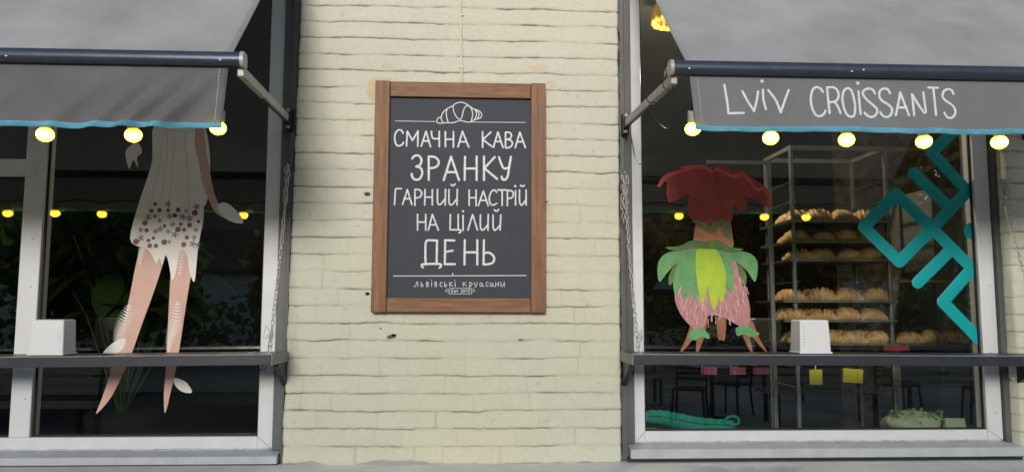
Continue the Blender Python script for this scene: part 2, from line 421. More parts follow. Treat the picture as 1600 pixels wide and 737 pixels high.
    quads = np.stack([a[:-1, :-1], a[:-1, 1:], a[1:, 1:], a[1:, :-1]], -1).reshape(-1, 4)
    # returns and back
    nb = len(verts); back = []
    L = verts[a[:, 0]].copy(); L[:, 1] = depth; Rr = verts[a[:, -1]].copy(); Rr[:, 1] = depth
    verts = np.vstack([verts, L, Rr]); li = nb+np.arange(nz); ri = nb+nz+np.arange(nz)
    q2 = np.stack([li[:-1], a[:-1, 0], a[1:, 0], li[1:]], -1); q3 = np.stack([a[:-1, -1], ri[:-1], ri[1:], a[1:, -1]], -1)
    q4 = np.stack([ri[:-1], li[:-1], li[1:], ri[1:]], -1)
    quads = np.vstack([quads, q2, q3, q4])
    og = np.array([(x0f(z0)+x1f(z0))/2, 0, z0])
    me = bpy.data.meshes.new(name)
    me.vertices.add(len(verts)); me.vertices.foreach_set('co', (verts-og).astype(np.float32).ravel())
    me.loops.add(len(quads)*4); me.loops.foreach_set('vertex_index', quads.astype(np.int32).ravel())
    me.polygons.add(len(quads)); me.polygons.foreach_set('loop_start', np.arange(0, len(quads)*4, 4, dtype=np.int32))
    me.update(calc_edges=True); me.validate()
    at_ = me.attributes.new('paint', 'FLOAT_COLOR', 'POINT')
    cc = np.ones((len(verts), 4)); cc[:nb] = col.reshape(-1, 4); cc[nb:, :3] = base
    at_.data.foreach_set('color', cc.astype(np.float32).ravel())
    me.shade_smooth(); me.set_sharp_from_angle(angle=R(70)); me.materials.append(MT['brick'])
    o = bpy.data.objects.new(name, me); COL.objects.link(o); o.location = og
    return tag(o, label, 'wall', 'painted brick piers')
LZ = .815
PEACH = (.62, .47, .30)
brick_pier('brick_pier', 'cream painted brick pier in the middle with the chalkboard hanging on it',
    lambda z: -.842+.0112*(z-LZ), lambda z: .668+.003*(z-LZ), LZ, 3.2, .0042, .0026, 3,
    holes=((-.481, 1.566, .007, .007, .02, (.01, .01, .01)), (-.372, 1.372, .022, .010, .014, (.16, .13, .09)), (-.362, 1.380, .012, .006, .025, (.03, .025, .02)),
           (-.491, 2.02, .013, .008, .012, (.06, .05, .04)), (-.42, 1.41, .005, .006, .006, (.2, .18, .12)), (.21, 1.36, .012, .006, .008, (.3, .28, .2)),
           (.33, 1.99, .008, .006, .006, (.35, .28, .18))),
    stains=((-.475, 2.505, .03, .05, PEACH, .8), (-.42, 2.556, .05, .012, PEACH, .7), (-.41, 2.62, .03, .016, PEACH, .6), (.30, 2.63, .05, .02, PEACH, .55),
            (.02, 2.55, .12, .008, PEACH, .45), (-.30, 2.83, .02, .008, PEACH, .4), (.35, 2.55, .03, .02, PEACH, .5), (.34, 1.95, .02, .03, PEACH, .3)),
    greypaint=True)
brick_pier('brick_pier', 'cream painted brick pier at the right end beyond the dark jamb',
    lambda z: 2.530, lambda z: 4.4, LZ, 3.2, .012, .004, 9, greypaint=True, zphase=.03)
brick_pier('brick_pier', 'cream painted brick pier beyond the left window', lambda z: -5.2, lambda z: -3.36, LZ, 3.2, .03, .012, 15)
tag(MB().box(-5.2, 4.4, .004, .3, 3.2, 6.5).build('upper_wall', mat('cream_paint', (.60, .58, .45), .75, noise=(8, .1), bump=(40, .4)), org=(0, .15, 3.2)),
    'cream painted wall above the shop windows', 'wall')
lm = MB().box(-5.2, 4.4, -.34, .32, .0, LZ)
tag(lm.build('base_ledge', 'ledge', org=(0, -.1, 0), bevel=.006), 'pale grey painted ledge running under the windows and the brick pier', 'ledge')

# black strips painted in for the shadow gap between pier and flashing
for sx, f_ in ((-1, lambda z: -.838+.0112*(z-LZ)), (1, lambda z: .664+.003*(z-LZ))):
    rr = random.Random(6+sx); mb = MB()
    mb.tube([(f_(LZ+.03+.02*i)+rr.uniform(-.002, .002)+sx*.002, .022, LZ+.03+.02*i) for i in range(118)], [rr.choice((.004, .006, .007, .009)) for i in range(118)], 7)
    tag(mb.build('shadow_gap_strip', 'gasket', org=(f_(1), .02, LZ), smooth=True), 'black strip for the shadow gap down the '+('left' if sx < 0 else 'right')+' edge of the middle brick pier', 'sealant')  # stands in for the shadow gap, no real sealant
# ------------------------------------------------------------------ windows
def window(label, x0, x1, z0, z1, stiles, rails, panes, jambs):
    t = thing('shop_window', label, 'window', ((x0+x1)/2, .1, z0))
    f = MB()
    for a, b, za, zb in stiles: MB().box(a, b, .084, .165, za, zb).build('frame_stile', 'frame', t, bevel=.004)
    for a, b, za, zb in rails: MB().box(a, b, .0862, .163, za, zb).build('frame_rail', 'frame', t, bevel=.004)
    for a, b, za, zb in panes:
        g = MB().box(a-.002, b+.002, .116, .122, za-.002, zb+.002).build('glass_pane', 'glass', t)
        k = MB(); s = .007
        for q in ((a, a+s, za, zb), (b-s, b, za, zb), (a+s, b-s, za, za+s), (a+s, b-s, zb-s, zb)): k.box(q[0], q[1], .103, .1155, q[2], q[3])
        k.build('gasket', 'gasket', g)
    for a, b, ya, yb, za, zb in jambs: MB().box(a, b, ya, yb, za, zb).build('jamb_flashing', 'jamb', t, bevel=.003)
    return t
WT = 3.2
wl = window('shop window on the left with the white flower sticker and a narrow side pane', -3.34, -.84, LZ, WT,
    [(-.972, -.903, .868, WT), (-2.062, -1.972, .926, WT), (-3.34, -3.27, .868, WT)],
    [(-3.27, -.972, .868, .926), (-3.27, -2.062, 2.098, 2.180), (-3.27, -2.062, 3.13, WT), (-1.972, -.972, 3.13, WT)],
    [(-1.972, -.972, .926, 3.13), (-3.27, -2.062, .926, 2.098), (-3.27, -2.062, 2.18, 3.13)],
    [(-.901, -.860, .062, .3, .868, WT), (-.8585, -.815, .040, .3, LZ+.002, WT), (-3.36, -3.342, .05, .3, LZ, WT)])
wr = window('shop window on the right with the teal sign and the bread rack behind it', .68, 2.53, LZ, WT,
    [(.744, .794, .888, WT), (2.428, 2.503, .888, WT)],
    [(.794, 2.428, .888, .940), (.794, 2.428, 3.13, WT)],
    [(.794, 2.428, .940, 3.13)],
    [(.708, .742, .062, .3, .888, WT), (.655, .7065, .040, .3, LZ+.002, WT), (2.505, 2.540, .062, .3, .862, WT), (2.5415, 2.575, .035, .3, LZ+.002, WT)])
def sill(t, x0, x1, za, zb):
    # sloped outer sill with a rounded nose and an uneven sealant line above it
    m = MB(); v = []
    prof = [(.0835, zb-.001), (.004, zb-.012), (-.004, zb-.016), (-.004, za+.004), (.3, za+.004), (.3, zb-.001)]
    for x in (x0, x1): v += [(x, y, z) for y, z in prof]
    n = len(prof); m.add(v, [tuple(reversed(range(n))), tuple(range(n, 2*n))]+[(i, (i+1) % n, (i+1) % n+n, i+n) for i in range(n)])
    s = m.build('sill', 'sill', t, bevel=.002)
    q = MB(); k = int((x1-x0)/.02); rr = random.Random(int(abs(x0)*100))
    q.tube([(x0+.05+(x1-x0-.1)*i/k, .0825, zb+.001+rr.uniform(-.001, .0025)) for i in range(k+1)], [.004+rr.uniform(-.001, .0025) for i in range(k+1)], 6)
    q.build('sealant', 'sill', s, smooth=True)
    # dark joint under the sill
    MB().box(x0, x1, .004, .05, za-.001, za+.0038).build('joint', 'gasket', s)
sill(wl, -3.335, -.861, LZ+.002, .868)
sill(wr, .7085, 2.54, LZ+.014, .888)
MB().box(.70, 2.54, .008, .3, LZ+.0005, LZ+.018).build('sill_base', 'gasket', wr)
for t_, a_, b_ in ((wl, (-.9735, .9265), (-.905, .870)), (wr, (.7925, .9385), (.746, .890)), (wr, (2.4295, .9385), (2.501, .890))):
    MB().bar((a_[0], .0839, a_[1]), (b_[0], .0839, b_[1]), .0008, .0018, (0, 0, 1)).build('mitre_joint', 'jamb', t_)
rr = random.Random(2)
for t_, x_, n_ in ((wl, -2.017, 5), (wr, 2.466, 4)):
    for k in range(n_):
        q = MB(); q.lathe([(.0042, 0), (.004, -.0015), (.002, -.0022)], (x_+rr.uniform(-.02, .02), .0838, 1.05+.26*k+rr.uniform(-.05, .05)), 8, 'y'); q.build('screw', 'alu', t_)
mk = MB()   # digits on the frame corner under the left shelf
def cB2(x, y): return at(x, y, .084)
letters(mk, [('s', [(407, 569), (410, 571), (410, 576), (407, 578), (405, 575), (405, 571), (407, 569)]), ('l', [(412, 569), (417, 569), (414, 579)])], cB2, .004, .0838)
mk.build('lettering', 'gasket', wl)

# ------------------------------------------------------------------ chalkboard sign
bx0, bx1, bz0, bz1 = -.459, .323, 1.4835, 2.539
cb = thing('chalkboard_sign', 'black chalkboard menu sign in a brown wooden frame on the brick pier', 'sign', (-.068, -.02, bz0))
sw, rt, rb = .0675, .071, .065
MB().box(bx0, bx0+sw, -.042, -.002, bz0, bz1).build('frame_stile', 'woodv', cb, bevel=.0035)
MB().box(bx1-sw, bx1, -.042, -.002, bz0, bz1).build('frame_stile', 'woodv', cb, bevel=.0035)
MB().box(bx0+sw+.0012, bx1-sw-.0012, -.0405, -.003, bz1-rt-.002, bz1-.003).build('frame_rail', 'woodh', cb, bevel=.003)
MB().box(bx0+sw+.0012, bx1-sw-.0012, -.0405, -.003, bz0+.001, bz0+rb).build('frame_rail', 'woodh', cb, bevel=.003)
BY = -.022
brd = MB().box(bx0+sw-.004, bx1-sw+.004, BY, -.006, bz0+rb-.004, bz1-rt+.004).build('writing_panel', 'chalk', cb)
def cA(x, y): return at(600+x/4.608, 150+y/4.608, BY)
def cB(x, y): return at(600+x/3.683, 280+y/3.683, BY)
def cC(x, y): return at(630+x/8.889, 420+y/8.889, BY)
mb = MB()
letters(mb, [('s', [(412,152),(390,160),(380,178),(388,194),(410,197),(450,193),(490,194),(520,186),(550,178),(580,184),(610,190),(640,178),(660,170)]),
  ('s', [(412,152),(425,120),(455,92),(495,72),(510,58),(550,46),(580,52),(605,66),(640,90),(665,100),(690,112),(704,135),(695,158),(670,166),(650,172),(630,185)]),
  ('s', [(412,152),(414,172),(425,192)]), ('s', [(455,95),(448,130),(462,190)]), ('s', [(498,75),(503,115),(525,155),(545,168),(562,150),(570,110),(585,80),(605,66)]),
  ('s', [(605,66),(630,95),(638,135),(628,180)]), ('s', [(640,90),(662,110),(665,140),(650,172)]), ('s', [(665,105),(683,125),(680,150),(670,165)])], cA, .0048, BY)
mb.build('croissant_drawing', 'white', brd)
mb = MB(); letters(mb, [('l', [(82,180),(368,185)]), ('l', [(628,188),(1018,191)])], cA, .0032, BY)
letters(mb, [('l', [(55,556),(440,555),(818,553)]), ('l', [(396,540),(396,552)])], cB, .0042, BY, .02); mb.build('ruled_line', 'white', brd)
words([
 ('s', [(138,268),(125,248),(105,245),(85,265),(77,300),(85,345),(105,360),(130,350),(140,335)]),
 ('l', [(162,360),(168,255),(205,320),(245,252),(243,362)]), ('l', [(268,362),(303,255),(335,365)]), ('l', [(283,325),(325,325)]),
 ('s', [(342,255),(345,290),(360,308),(398,305)]), ('l', [(398,255),(398,365)]), ('l', [(442,258),(442,365)]), ('l', [(442,312),(500,312)]), ('l', [(500,258),(500,368)]),
 ('l', [(533,367),(565,255),(610,368)]), ('l', [(545,330),(595,330)]), ('l', [(710,258),(710,370)]), ('l', [(770,260),(712,315),(775,362)]),
 ('l', [(788,370),(820,260),(857,372)]), ('l', [(800,328),(842,328)]), ('l', [(875,262),(875,372)]), ('s', [(875,262),(905,264),(918,285),(905,308),(878,312)]),
 ('s', [(878,312),(913,320),(925,345),(905,370),(876,373)]), ('l', [(945,372),(978,262),(1018,372)]), ('l', [(958,330),(1003,330)])], cA, .0078, brd, 40)
words([
 ('s', [(203,450),(220,432),(250,430),(270,460),(260,495),(232,508)]), ('s', [(232,508),(265,520),(275,555),(258,595),(225,602),(203,582),(200,560)]),
 ('l', [(322,436),(322,603)]), ('s', [(322,436),(365,440),(392,465),(390,495),(365,515),(328,520)]), ('l', [(430,605),(483,438),(540,605)]), ('l', [(450,548),(520,548)]),
 ('l', [(583,438),(581,603)]), ('l', [(581,522),(667,522)]), ('l', [(667,436),(667,605)]), ('l', [(720,436),(720,605)]), ('l', [(797,440),(722,520),(815,597)]),
 ('s', [(828,440),(845,490),(862,520),(882,521),(898,512)]), ('s', [(914,438),(900,520),(890,580),(870,603),(852,597),(848,580)])], cA, .0100, brd, 40)
words([
 ('l', [(60,147),(66,60),(68,54),(100,54)]), ('l', [(107,145),(135,60),(160,145)]), ('l', [(115,112),(148,112)]), ('l', [(178,150),(178,58)]), ('s', [(178,58),(205,62),(217,82),(205,103),(180,108)]),
 ('l', [(236,60),(234,148)]), ('l', [(236,103),(278,103)]), ('l', [(278,60),(278,148)]), ('s', [(308,58),(308,125),(315,145),(330,140),(352,110)]), ('l', [(354,58),(352,148)]),
 ('s', [(374,60),(374,125),(382,147),(398,140),(420,110)]), ('l', [(422,58),(420,148)]), ('s', [(386,30),(395,38),(410,28)]),
 ('l', [(490,62),(490,150)]), ('l', [(490,106),(530,106)]), ('l', [(530,62),(530,152)]), ('l', [(543,150),(572,68),(600,152)]), ('l', [(553,122),(590,122)]),
 ('s', [(648,75),(635,62),(618,72),(606,105),(612,140),(630,148),(648,138)]), ('l', [(655,62),(705,62)]), ('l', [(680,62),(680,150)]), ('l', [(710,64),(710,152)]), ('s', [(710,64),(735,68),(745,85),(735,106),(712,112)]),
 ('l', [(757,66),(757,148)]), ('d', [(755,40)]), ('s', [(780,62),(780,125),(788,148),(800,142),(818,115)]), ('l', [(818,62),(818,148)]), ('s', [(786,34),(795,42),(808,36)])], cB, .0072, brd, 40)
words([
 ('l', [(193,202),(193,292)]), ('l', [(193,246),(240,246)]), ('l', [(240,202),(240,292)]), ('l', [(255,292),(278,202),(313,292)]), ('l', [(264,262),(302,262)]),
 ('l', [(382,203),(380,290),(440,291)]), ('l', [(427,203),(427,291)]), ('s', [(440,291),(443,301),(432,308)]), ('l', [(455,208),(455,293)]), ('d', [(455,184)]), ('l', [(483,292),(510,203),(538,292)]),
 ('s', [(555,205),(555,270),(563,292),(578,285),(598,260)]), ('l', [(600,203),(598,293)]), ('s', [(628,205),(628,270),(635,292),(650,285),(668,262)]), ('l', [(672,205),(668,292)]), ('s', [(635,176),(647,184),(660,175)])], cB, .0072, brd, 40)
words([
 ('s', [(240,490),(238,430),(239,375),(247,353),(265,351),(305,352)]), ('l', [(305,352),(303,488)]), ('s', [(224,506),(217,498),(222,489),(260,487),(310,486),(326,490),(327,500),(320,508)]),
 ('l', [(405,352),(352,350),(350,488),(408,488)]), ('l', [(351,418),(395,410)]), ('l', [(465,350),(463,490)]), ('l', [(463,420),(535,420)]), ('l', [(537,350),(537,490)]),
 ('l', [(575,350),(573,490)]), ('s', [(573,425),(605,422),(632,445),(630,475),(605,487),(573,490)])], cB, .0098, brd, 40)
def sh(t, dx): return [(k, [(x+dx, y) for x, y in p]) for k, p in t]
soft = [('l', [(250,180),(250,245)]), ('s', [(250,245),(272,242),(278,225),(265,212),(252,212)])]
ve = [('l', [(325,180),(325,245)]), ('s', [(325,180),(345,184),(342,206),(326,210)]), ('s', [(326,210),(350,216),(350,240),(325,245)])]
es = [('s', [(545,195),(525,182),(512,210),(520,240),(545,238)])]; ii = [('l', [(395,182),(395,245)]), ('d', [(392,158)])]
aa = [('s', [(1095,198),(1070,195),(1065,230),(1085,242),(1100,210)]), ('s', [(1100,205),(1105,238),(1122,240)])]
words([('s', [(150,235),(160,246),(175,230),(186,182)]), ('l', [(186,180),(203,182),(205,245)])]+soft+ve+ii+sh(ve, 115)+es+sh(soft, 325)
 +[('l', [(645,180),(645,245)]), ('l', [(682,182),(650,212),(690,240)])]+sh(ii, 327)+[('l', [(830,180),(833,240)]), ('l', [(870,182),(838,212),(885,238)]),
 ('l', [(925,185),(920,262)]), ('s', [(925,185),(955,198),(948,230),(922,235)]), ('s', [(985,185),(992,215),(1010,228)]), ('s', [(1030,185),(1012,238),(990,258)])]+aa+sh(es, 640)+sh(aa, 145)
 +[('l', [(1285,180),(1283,245)]), ('l', [(1283,212),(1325,212)]), ('l', [(1325,180),(1322,245)]), ('s', [(1355,180),(1358,230),(1372,242),(1400,205)]), ('l', [(1405,180),(1403,245)])], cC, .0031, brd, 40)
mb = MB(); letters(mb, [('s', [(655,268),(800,267),(935,268),(950,280),(950,332),(935,345),(800,346),(655,345),(640,332),(640,280),(655,268)]),
 ('s', [(638,285),(610,284),(590,292),(588,308),(608,317),(638,318)]), ('s', [(952,285),(972,284),(990,292),(991,308),(974,317),(952,318)]),
 ('l', [(692,285),(668,285),(668,325),(694,325)]), ('l', [(668,305),(688,305)]), ('s', [(728,300),(708,298),(712,312),(728,316),(718,326),(706,322)]), ('l', [(750,288),(752,326)]), ('l', [(740,300),(762,300)]),
 ('s', [(800,292),(815,286),(822,300),(800,326)]), ('l', [(800,326),(824,326)]), ('s', [(845,286),(835,305),(845,326),(856,305),(845,286)]), ('l', [(872,290),(882,285),(882,326)]),
 ('l', [(925,286),(905,286),(904,302)]), ('s', [(904,302),(922,302),(924,318),(904,326)])], cC, .0024, BY); mb.build('rolling_pin_drawing', 'white', brd)

# ------------------------------------------------------------------ cable down the wall
mb = MB(); mb.tube([(-.078, -.003, 3.3), (-.0735, -.0035, 3.0), (-.071, -.0035, 2.8), (-.066, -.0035, 2.62), (-.064, -.0045, 2.546), (-.064, -.006, 2.53)], .005, 10)
for z in (2.62, 2.87, 3.1): mb.box(-.078, -.058, -.009, .006, z-.003, z+.003)
tag(mb.build('wall_cable', 'cable', org=(-.07, 0, 2.54), smooth=50), 'thin cream cable running down the brick pier to the chalkboard', 'cable')

# ------------------------------------------------------------------ awnings
AY, ABZ = -1.0, 2.311
def awning(label, fx0, fx1, bx0, bx1, inner, ax, bxw, valm, vz, lettered, slope):
    """inner = -1: the near arm is at the right end, +1: at the left end"""
    t = thing('awning', label, 'awning', ((fx0+fx1)/2, -.02, 3.33))
    # sloping cloth from the roller down to the front bar
    nx, ny = 70, 60; v = []; f = []
    P0 = Vector((0, -.975, ABZ+.022)); P1 = Vector((0, -.02, ABZ+.022+.955*slope)); NRM = Vector((0, -slope, 1)).normalized()
    for s in (0, 1):
        for j in range(ny+1):
            b = j/ny
            for i in range(nx+1):
                a = i/nx; x = fx0+(fx1-fx0)*a; p = P0.lerp(P1, b)
                sag = -.014*math.sin(math.pi*b)+.0035*math.sin(x*9+b*2)*math.sin(math.pi*b)+.003*math.sin(x*23+b*5)*b*(1-b)
                sag += .006*math.exp(-((x-(fx0+.36*(fx1-fx0))-.35*(1-b)+.12)/.012)**2)*(1 if lettered else .3)*(1-.5*b)
                n = NRM
                p = p+n*(sag-.0015*s); v.append((x, p.y, p.z))
    N = (nx+1)*(ny+1)
    for j in range(ny):
        for i in range(nx):
            q = (j*(nx+1)+i, j*(nx+1)+i+1, (j+1)*(nx+1)+i+1, (j+1)*(nx+1)+i); f.append(q); f.append(tuple(N+k for k in reversed(q)))
    for j in range(ny):
        for i in (0, nx):
            a, b = j*(nx+1)+i, (j+1)*(nx+1)+i; f.append((a, b, b+N, a+N) if i == 0 else (b, a, a+N, b+N))
    cl = MB().add(v, f).build('cloth', 'fabric', t, smooth=True)
    hm = MB(); xe = fx0+.018 if inner > 0 else fx1-.018   # stitched side hem
    for k in range(24):
        b0, b1 = k/24, (k+.6)/24; n = NRM
        hm.bar(tuple(P0.lerp(P1, b0)+Vector((xe, 0, 0))+n*(.0016-.014*math.sin(math.pi*b0))), tuple(P0.lerp(P1, b1)+Vector((xe, 0, 0))+n*(.0016-.014*math.sin(math.pi*b1))), .0012, .0008, (0, -.69, .72))
    hm.build('hem_stitching', 'alu', cl)
    # front bar: rounded box profile
    prof = [(.0, .024), (-.014, .023), (-.022, .015), (-.0245, .0), (-.022, -.015), (-.014, -.023), (.004, -.024), (.02, -.022), (.024, -.008), (.024, .010), (.016, .0235)]
    n = len(prof); v = [(x, AY+a, ABZ+b) for x in (bx0, bx1) for a, b in prof]
    br = MB().add(v, [tuple(range(n)), tuple(reversed(range(n, 2*n)))]+[(i, i+n, (i+1) % n+n, (i+1) % n) for i in range(n)]).build('front_bar', 'bar', t, smooth=40)
    xe = bx0 if inner > 0 else bx1
    ec = MB(); v = [(x, AY+a*1.06, ABZ+b*1.06) for x in (xe-.006, xe+.006) for a, b in prof]
    ec.add(v, [tuple(range(n)), tuple(reversed(range(n, 2*n)))]+[(i, i+n, (i+1) % n+n, (i+1) % n) for i in range(n)]).build('end_cap', 'alu', br, smooth=40)
    m2 = MB()
    for k, q in enumerate((.33, .352, .72, .74, .03)):
        xx = xe+inner*q*(bx1-bx0)*.9; m2.box(xx-.003, xx+.003, AY-.0262, AY-.018, ABZ-.010+.006*(k % 2), ABZ-.006+.006*(k % 2))
    m2.build('rivet', 'plastic', br)
    # valance
    z1, z0 = ABZ-.0225, vz
    def vy(x, z):
        d = (z1-z)/(z1-z0); e = (x-fx0 if inner > 0 else fx1-x)
        y = AY+.004+.006*d*math.sin(x*7.3)+.003*d*math.sin(x*19+1)
        if not lettered:
            for k, am in ((0.02, .034), (.12, .032), (.22, .022), (.36, .014), (.6, .008)):
                y -= am*math.exp(-(((e-k)-d*.20)/.032)**2)*min(1, d*1.5)*(1 if k else .8)
        else:
            y += .010*math.exp(-((e-.10+d*.03)/.06)**2)*d - .008*math.exp(-(e/.03)**2)*d
            y += .006*math.exp(-((e-.52-d*.25)/.05)**2)*d*d
        return y
    def edge(x): return .0022*math.sin(x*9)+.0012*math.sin(x*23)
    nx, nz = 150, 22; v = []; f = []; N = (nx+1)*(nz+1)
    for s in (0, 1):
        for j in range(nz+1):
            for i in range(nx+1):
                d = j/nz; a = i/nx; x0_, x1_ = fx0, fx1
                if inner > 0: x0_ = fx0+.016*d; 
                else: x1_ = fx1-.016*d
                x = x0_+(x1_-x0_)*a; z = z1-(z1-z0+edge(x))*d; v.append((x, vy(x, z)+.0014*s, z))
    for j in range(nz):
        for i in range(nx):
            q = (j*(nx+1)+i, (j+1)*(nx+1)+i, (j+1)*(nx+1)+i+1, j*(nx+1)+i+1); f.append(q); f.append(tuple(N+k for k in reversed(q)))
        for i in (0, nx):
            a, b = j*(nx+1)+i, (j+1)*(nx+1)+i; f.append((a, a+N, b+N, b) if i == 0 else (b, b+N, a+N, a))
    va = MB().add(v, f).build('valance', valm, t, smooth=True)
    v = []; f = []; H = .0150
    ring = [(-.0022, 0), (-.0022, H), (.0034, H), (.0034, -.001), (.0006, -.003)]
    for i in range(nx+1):
        x0_, x1_ = (fx0+.016, fx1) if inner > 0 else (fx0, fx1-.016)
        x = x0_+(x1_-x0_)*i/nx; zb = z0-edge(x)
        v += [(x, vy(x, max(zb+b, z0))+a, zb+b+(.0008*math.sin(x*45) if b else 0)) for a, b in ring]
    k = len(ring)
    for i in range(nx):
        for j in range(k): f.append((i*k+j, (i+1)*k+j, (i+1)*k+(j+1) % k, i*k+(j+1) % k))
    f.append(tuple(range(k))); f.append(tuple(reversed(range(nx*k, nx*k+k))))
    MB().add(v, f).build('edge_trim', 'trim', va, smooth=50)
    st = MB(); xs = (fx0+.028 if inner > 0 else fx1-.028)
    for q in range(16):
        za = z1-.01-(z1-z0-.035)*q/16; st.box(xs-.0008+inner*.010*q/16, xs+.0008+inner*.010*q/16, vy(xs, za)-.0012, vy(xs, za)+.001, za-.006, za)
    st.build('stitching', 'plasticgrey', va)
    if lettered:
        def cD(x, y): return at(1120+x/7.37, 110+y/7.37, AY)
        def cE(x, y): return at(1310+x/7.37, 110+y/7.37, AY)
        for conv, tab in ((cD, [('s', [(92,165),(115,300),(130,400),(138,488)]), ('l', [(138,492),(315,488)]), ('s', [(300,240),(360,350),(435,465)]), ('s', [(435,465),(465,350),(482,240)]),
              ('s', [(538,220),(545,330),(575,440)]), ('d', [(525,122)]), ('s', [(600,225),(690,340),(748,478)]), ('s', [(748,478),(790,350),(835,225)])]),
             (cD, [('s', [(1228,245),(1195,205),(1150,192),(1108,225),(1090,310),(1100,410),(1140,500),(1185,525),(1235,505),(1258,462)]), ('s', [(1275,195),(1290,350),(1305,490)]),
              ('s', [(1275,195),(1350,195),(1400,240),(1405,310),(1370,355),(1295,365)]), ('s', [(1360,360),(1400,415),(1430,490)])]),
             (cE, [('s', [(115,200),(72,230),(52,310),(65,410),(100,500),(150,532),(190,510),(200,420),(185,320),(155,230),(115,200)]), ('s', [(238,240),(250,370),(262,500)]), ('d', [(228,145)]),
              ('s', [(425,265),(405,225),(360,208),(305,225),(288,265),(330,330),(400,390),(450,440),(450,490),(410,530),(360,530),(320,500),(310,485)]),
              ('s', [(598,265),(575,220),(530,208),(485,235),(478,300),(510,350),(575,390),(620,440),(615,500),(570,535),(520,520),(490,478)]),
              ('l', [(665,515),(715,255),(810,520)]), ('l', [(690,430),(780,430)]), ('l', [(868,520),(850,275)]), ('s', [(850,275),(915,390),(980,490)]), ('s', [(980,490),(1002,480),(995,400),(980,255)]),
              ('l', [(1042,198),(1150,200)]), ('l', [(1098,205),(1122,515)]),
              ('s', [(1330,270),(1310,230),(1270,215),(1220,240),(1203,300),(1240,350),(1310,395),(1350,450),(1345,510),(1300,548),(1250,535),(1222,490)])])):
            mb = MB(); letters(mb, tab, conv, .0082, lambda x, z: vy(x, z)-.0006); mb.build('lettering', 'whitecloth', va)
    # roller on the wall
    MB().lathe([(.052, 0), (.055, .004), (.055, fx1-fx0+.06), (.052, fx1-fx0+.064)], (fx0-.032, -.062, ABZ+.955*slope), 20, 'x').build('roller', 'bar', t, smooth=40)
    # arms with wall brackets
    for aw, bw in ((ax, bxw), ((fx1-.05, fx1-.02) if inner > 0 else (fx0+.05, fx0+.02))):
        A = Vector((aw, AY+.012, ABZ-.034)); B = Vector((bw, -.03, 2.362))
        ar = MB().bar(A, B, .022, .034); ar.bar(A+Vector((0, -.004, .018)), A+Vector((0, .03, .0195)), .014, .02)
        am = ar.build('arm', 'alu', t, bevel=.003)
        MB().bar(A.lerp(B, .42)+Vector((-.0, 0, -.0185)), A.lerp(B, .97)+Vector((0, 0, -.0185)), .012, .006).build('arm_slider', 'darkmetal', am)
        bk = MB().box(bw-.016, bw+.016, -.004, .0395, 2.315, 2.412); bk.box(bw-.012, bw+.012, -.045, -.004, 2.338, 2.386)
        bo = bk.build('wall_bracket', 'darkmetal', t, bevel=.003)
        for zz in (2.326, 2.402):
            b2 = MB(); b2.lathe([(.0095, 0), (.0095, -.006), (.006, -.010)], (bw, -.0042, zz), 10, 'y'); b2.build('bolt', 'alu', bo, smooth=40)
    return t
awn = awning('plain grey awning over the left window with a creased valance', -3.2, -.812, -3.26, -.764, -1, -.775, -.858, 'valdark', 2.083, False, 1.10)
awr = awning('grey awning over the right window with white hand lettering on its valance', .722, 2.66, .658, 2.72, 1, .672, .703, 'valance', 2.103, True, .965)
mb = MB()   # loose wires hanging from the right arm
mb.tube(spline([(.674, -.96, 2.27), (.682, -.9, 2.20), (.70, -.8, 2.155), (.708, -.65, 2.20), (.706, -.5, 2.29)]), .0022, 6)
mb.tube(spline([(.676, -.93, 2.29), (.70, -.62, 2.19), (.69, -.42, 2.10), (.70, -.22, 2.16), (.703, -.1, 2.30)]), .0024, 6)
for k, q in ((.0, .0), (.25, .02)): mb.tube([(.674+.02*math.cos(a), -.9+k+.006*math.sin(a*2), 2.292+q+.026*math.sin(a)) for a in [i*2*math.pi/14 for i in range(15)]], .002, 6)
tag(mb.build('loose_wire', 'wire', org=(.69, -.6, 2.2), smooth=True), 'thin loose wires looped round the right awning arm', 'wire')

# ------------------------------------------------------------------ festoon bulbs behind the valances
def bulb_proto():
    t = thing('festoon_bulb', '', 'light bulb', (0, 0, 0))
    MB().lathe([(.011, .060), (.0155, .058), (.0165, .040), (.0175, .022), (.015, .019)][::-1], (0, 0, 0), 16).build('socket', 'socket', t, smooth=40)
    pr = [(.0005, -.0245)]+[(.0265*math.sin(a), -.0235*math.cos(a)) for a in [k*math.pi/12 for k in range(1, 10)]]+[(.0155, .0185), (.0145, .0195)]
    MB().lathe(pr, (0, 0, 0), 20).build('globe', 'bulb', t, smooth=True)
    return t
BULBS = [(-.849, 2.092, 'lit yellow bulb hanging at the free end of the left awning valance'), (-1.121, 2.064, 'lit yellow bulb hanging in front of the top of the white flower sticker'),
 (-1.402, 2.062, 'lit yellow bulb hanging in front of the white window mullion'), (-1.685, 2.062, 'lit yellow bulb beyond the left edge of the photo, nearest to it'),
 (-1.962, 2.063, 'lit yellow bulb out of frame, mirrored next to the white bell flower'), (-2.24, 2.062, 'lit yellow bulb out of frame, mirrored between mullion and white flower'),
 (-2.515, 2.064, 'lit yellow bulb out of frame, mirrored close to the mullion'), (-2.79, 2.062, 'lit yellow bulb out of frame, mirrored in the narrow side pane'),
 (.739, 2.112, 'lit yellow bulb hanging at the left end of the lettered valance'), (1.008, 2.084, 'lit yellow bulb hanging just right of the red flower sticker'), (1.273, 2.081, 'lit yellow bulb hanging above the bread rack'),
 (1.546, 2.079, 'lit yellow bulb touching the tip of the teal sign'), (1.815, 2.080, 'lit yellow bulb hanging in front of the right dark jamb'), (2.082, 2.08, 'lit yellow bulb beyond the right edge of the photo')]
pb = bulb_proto()
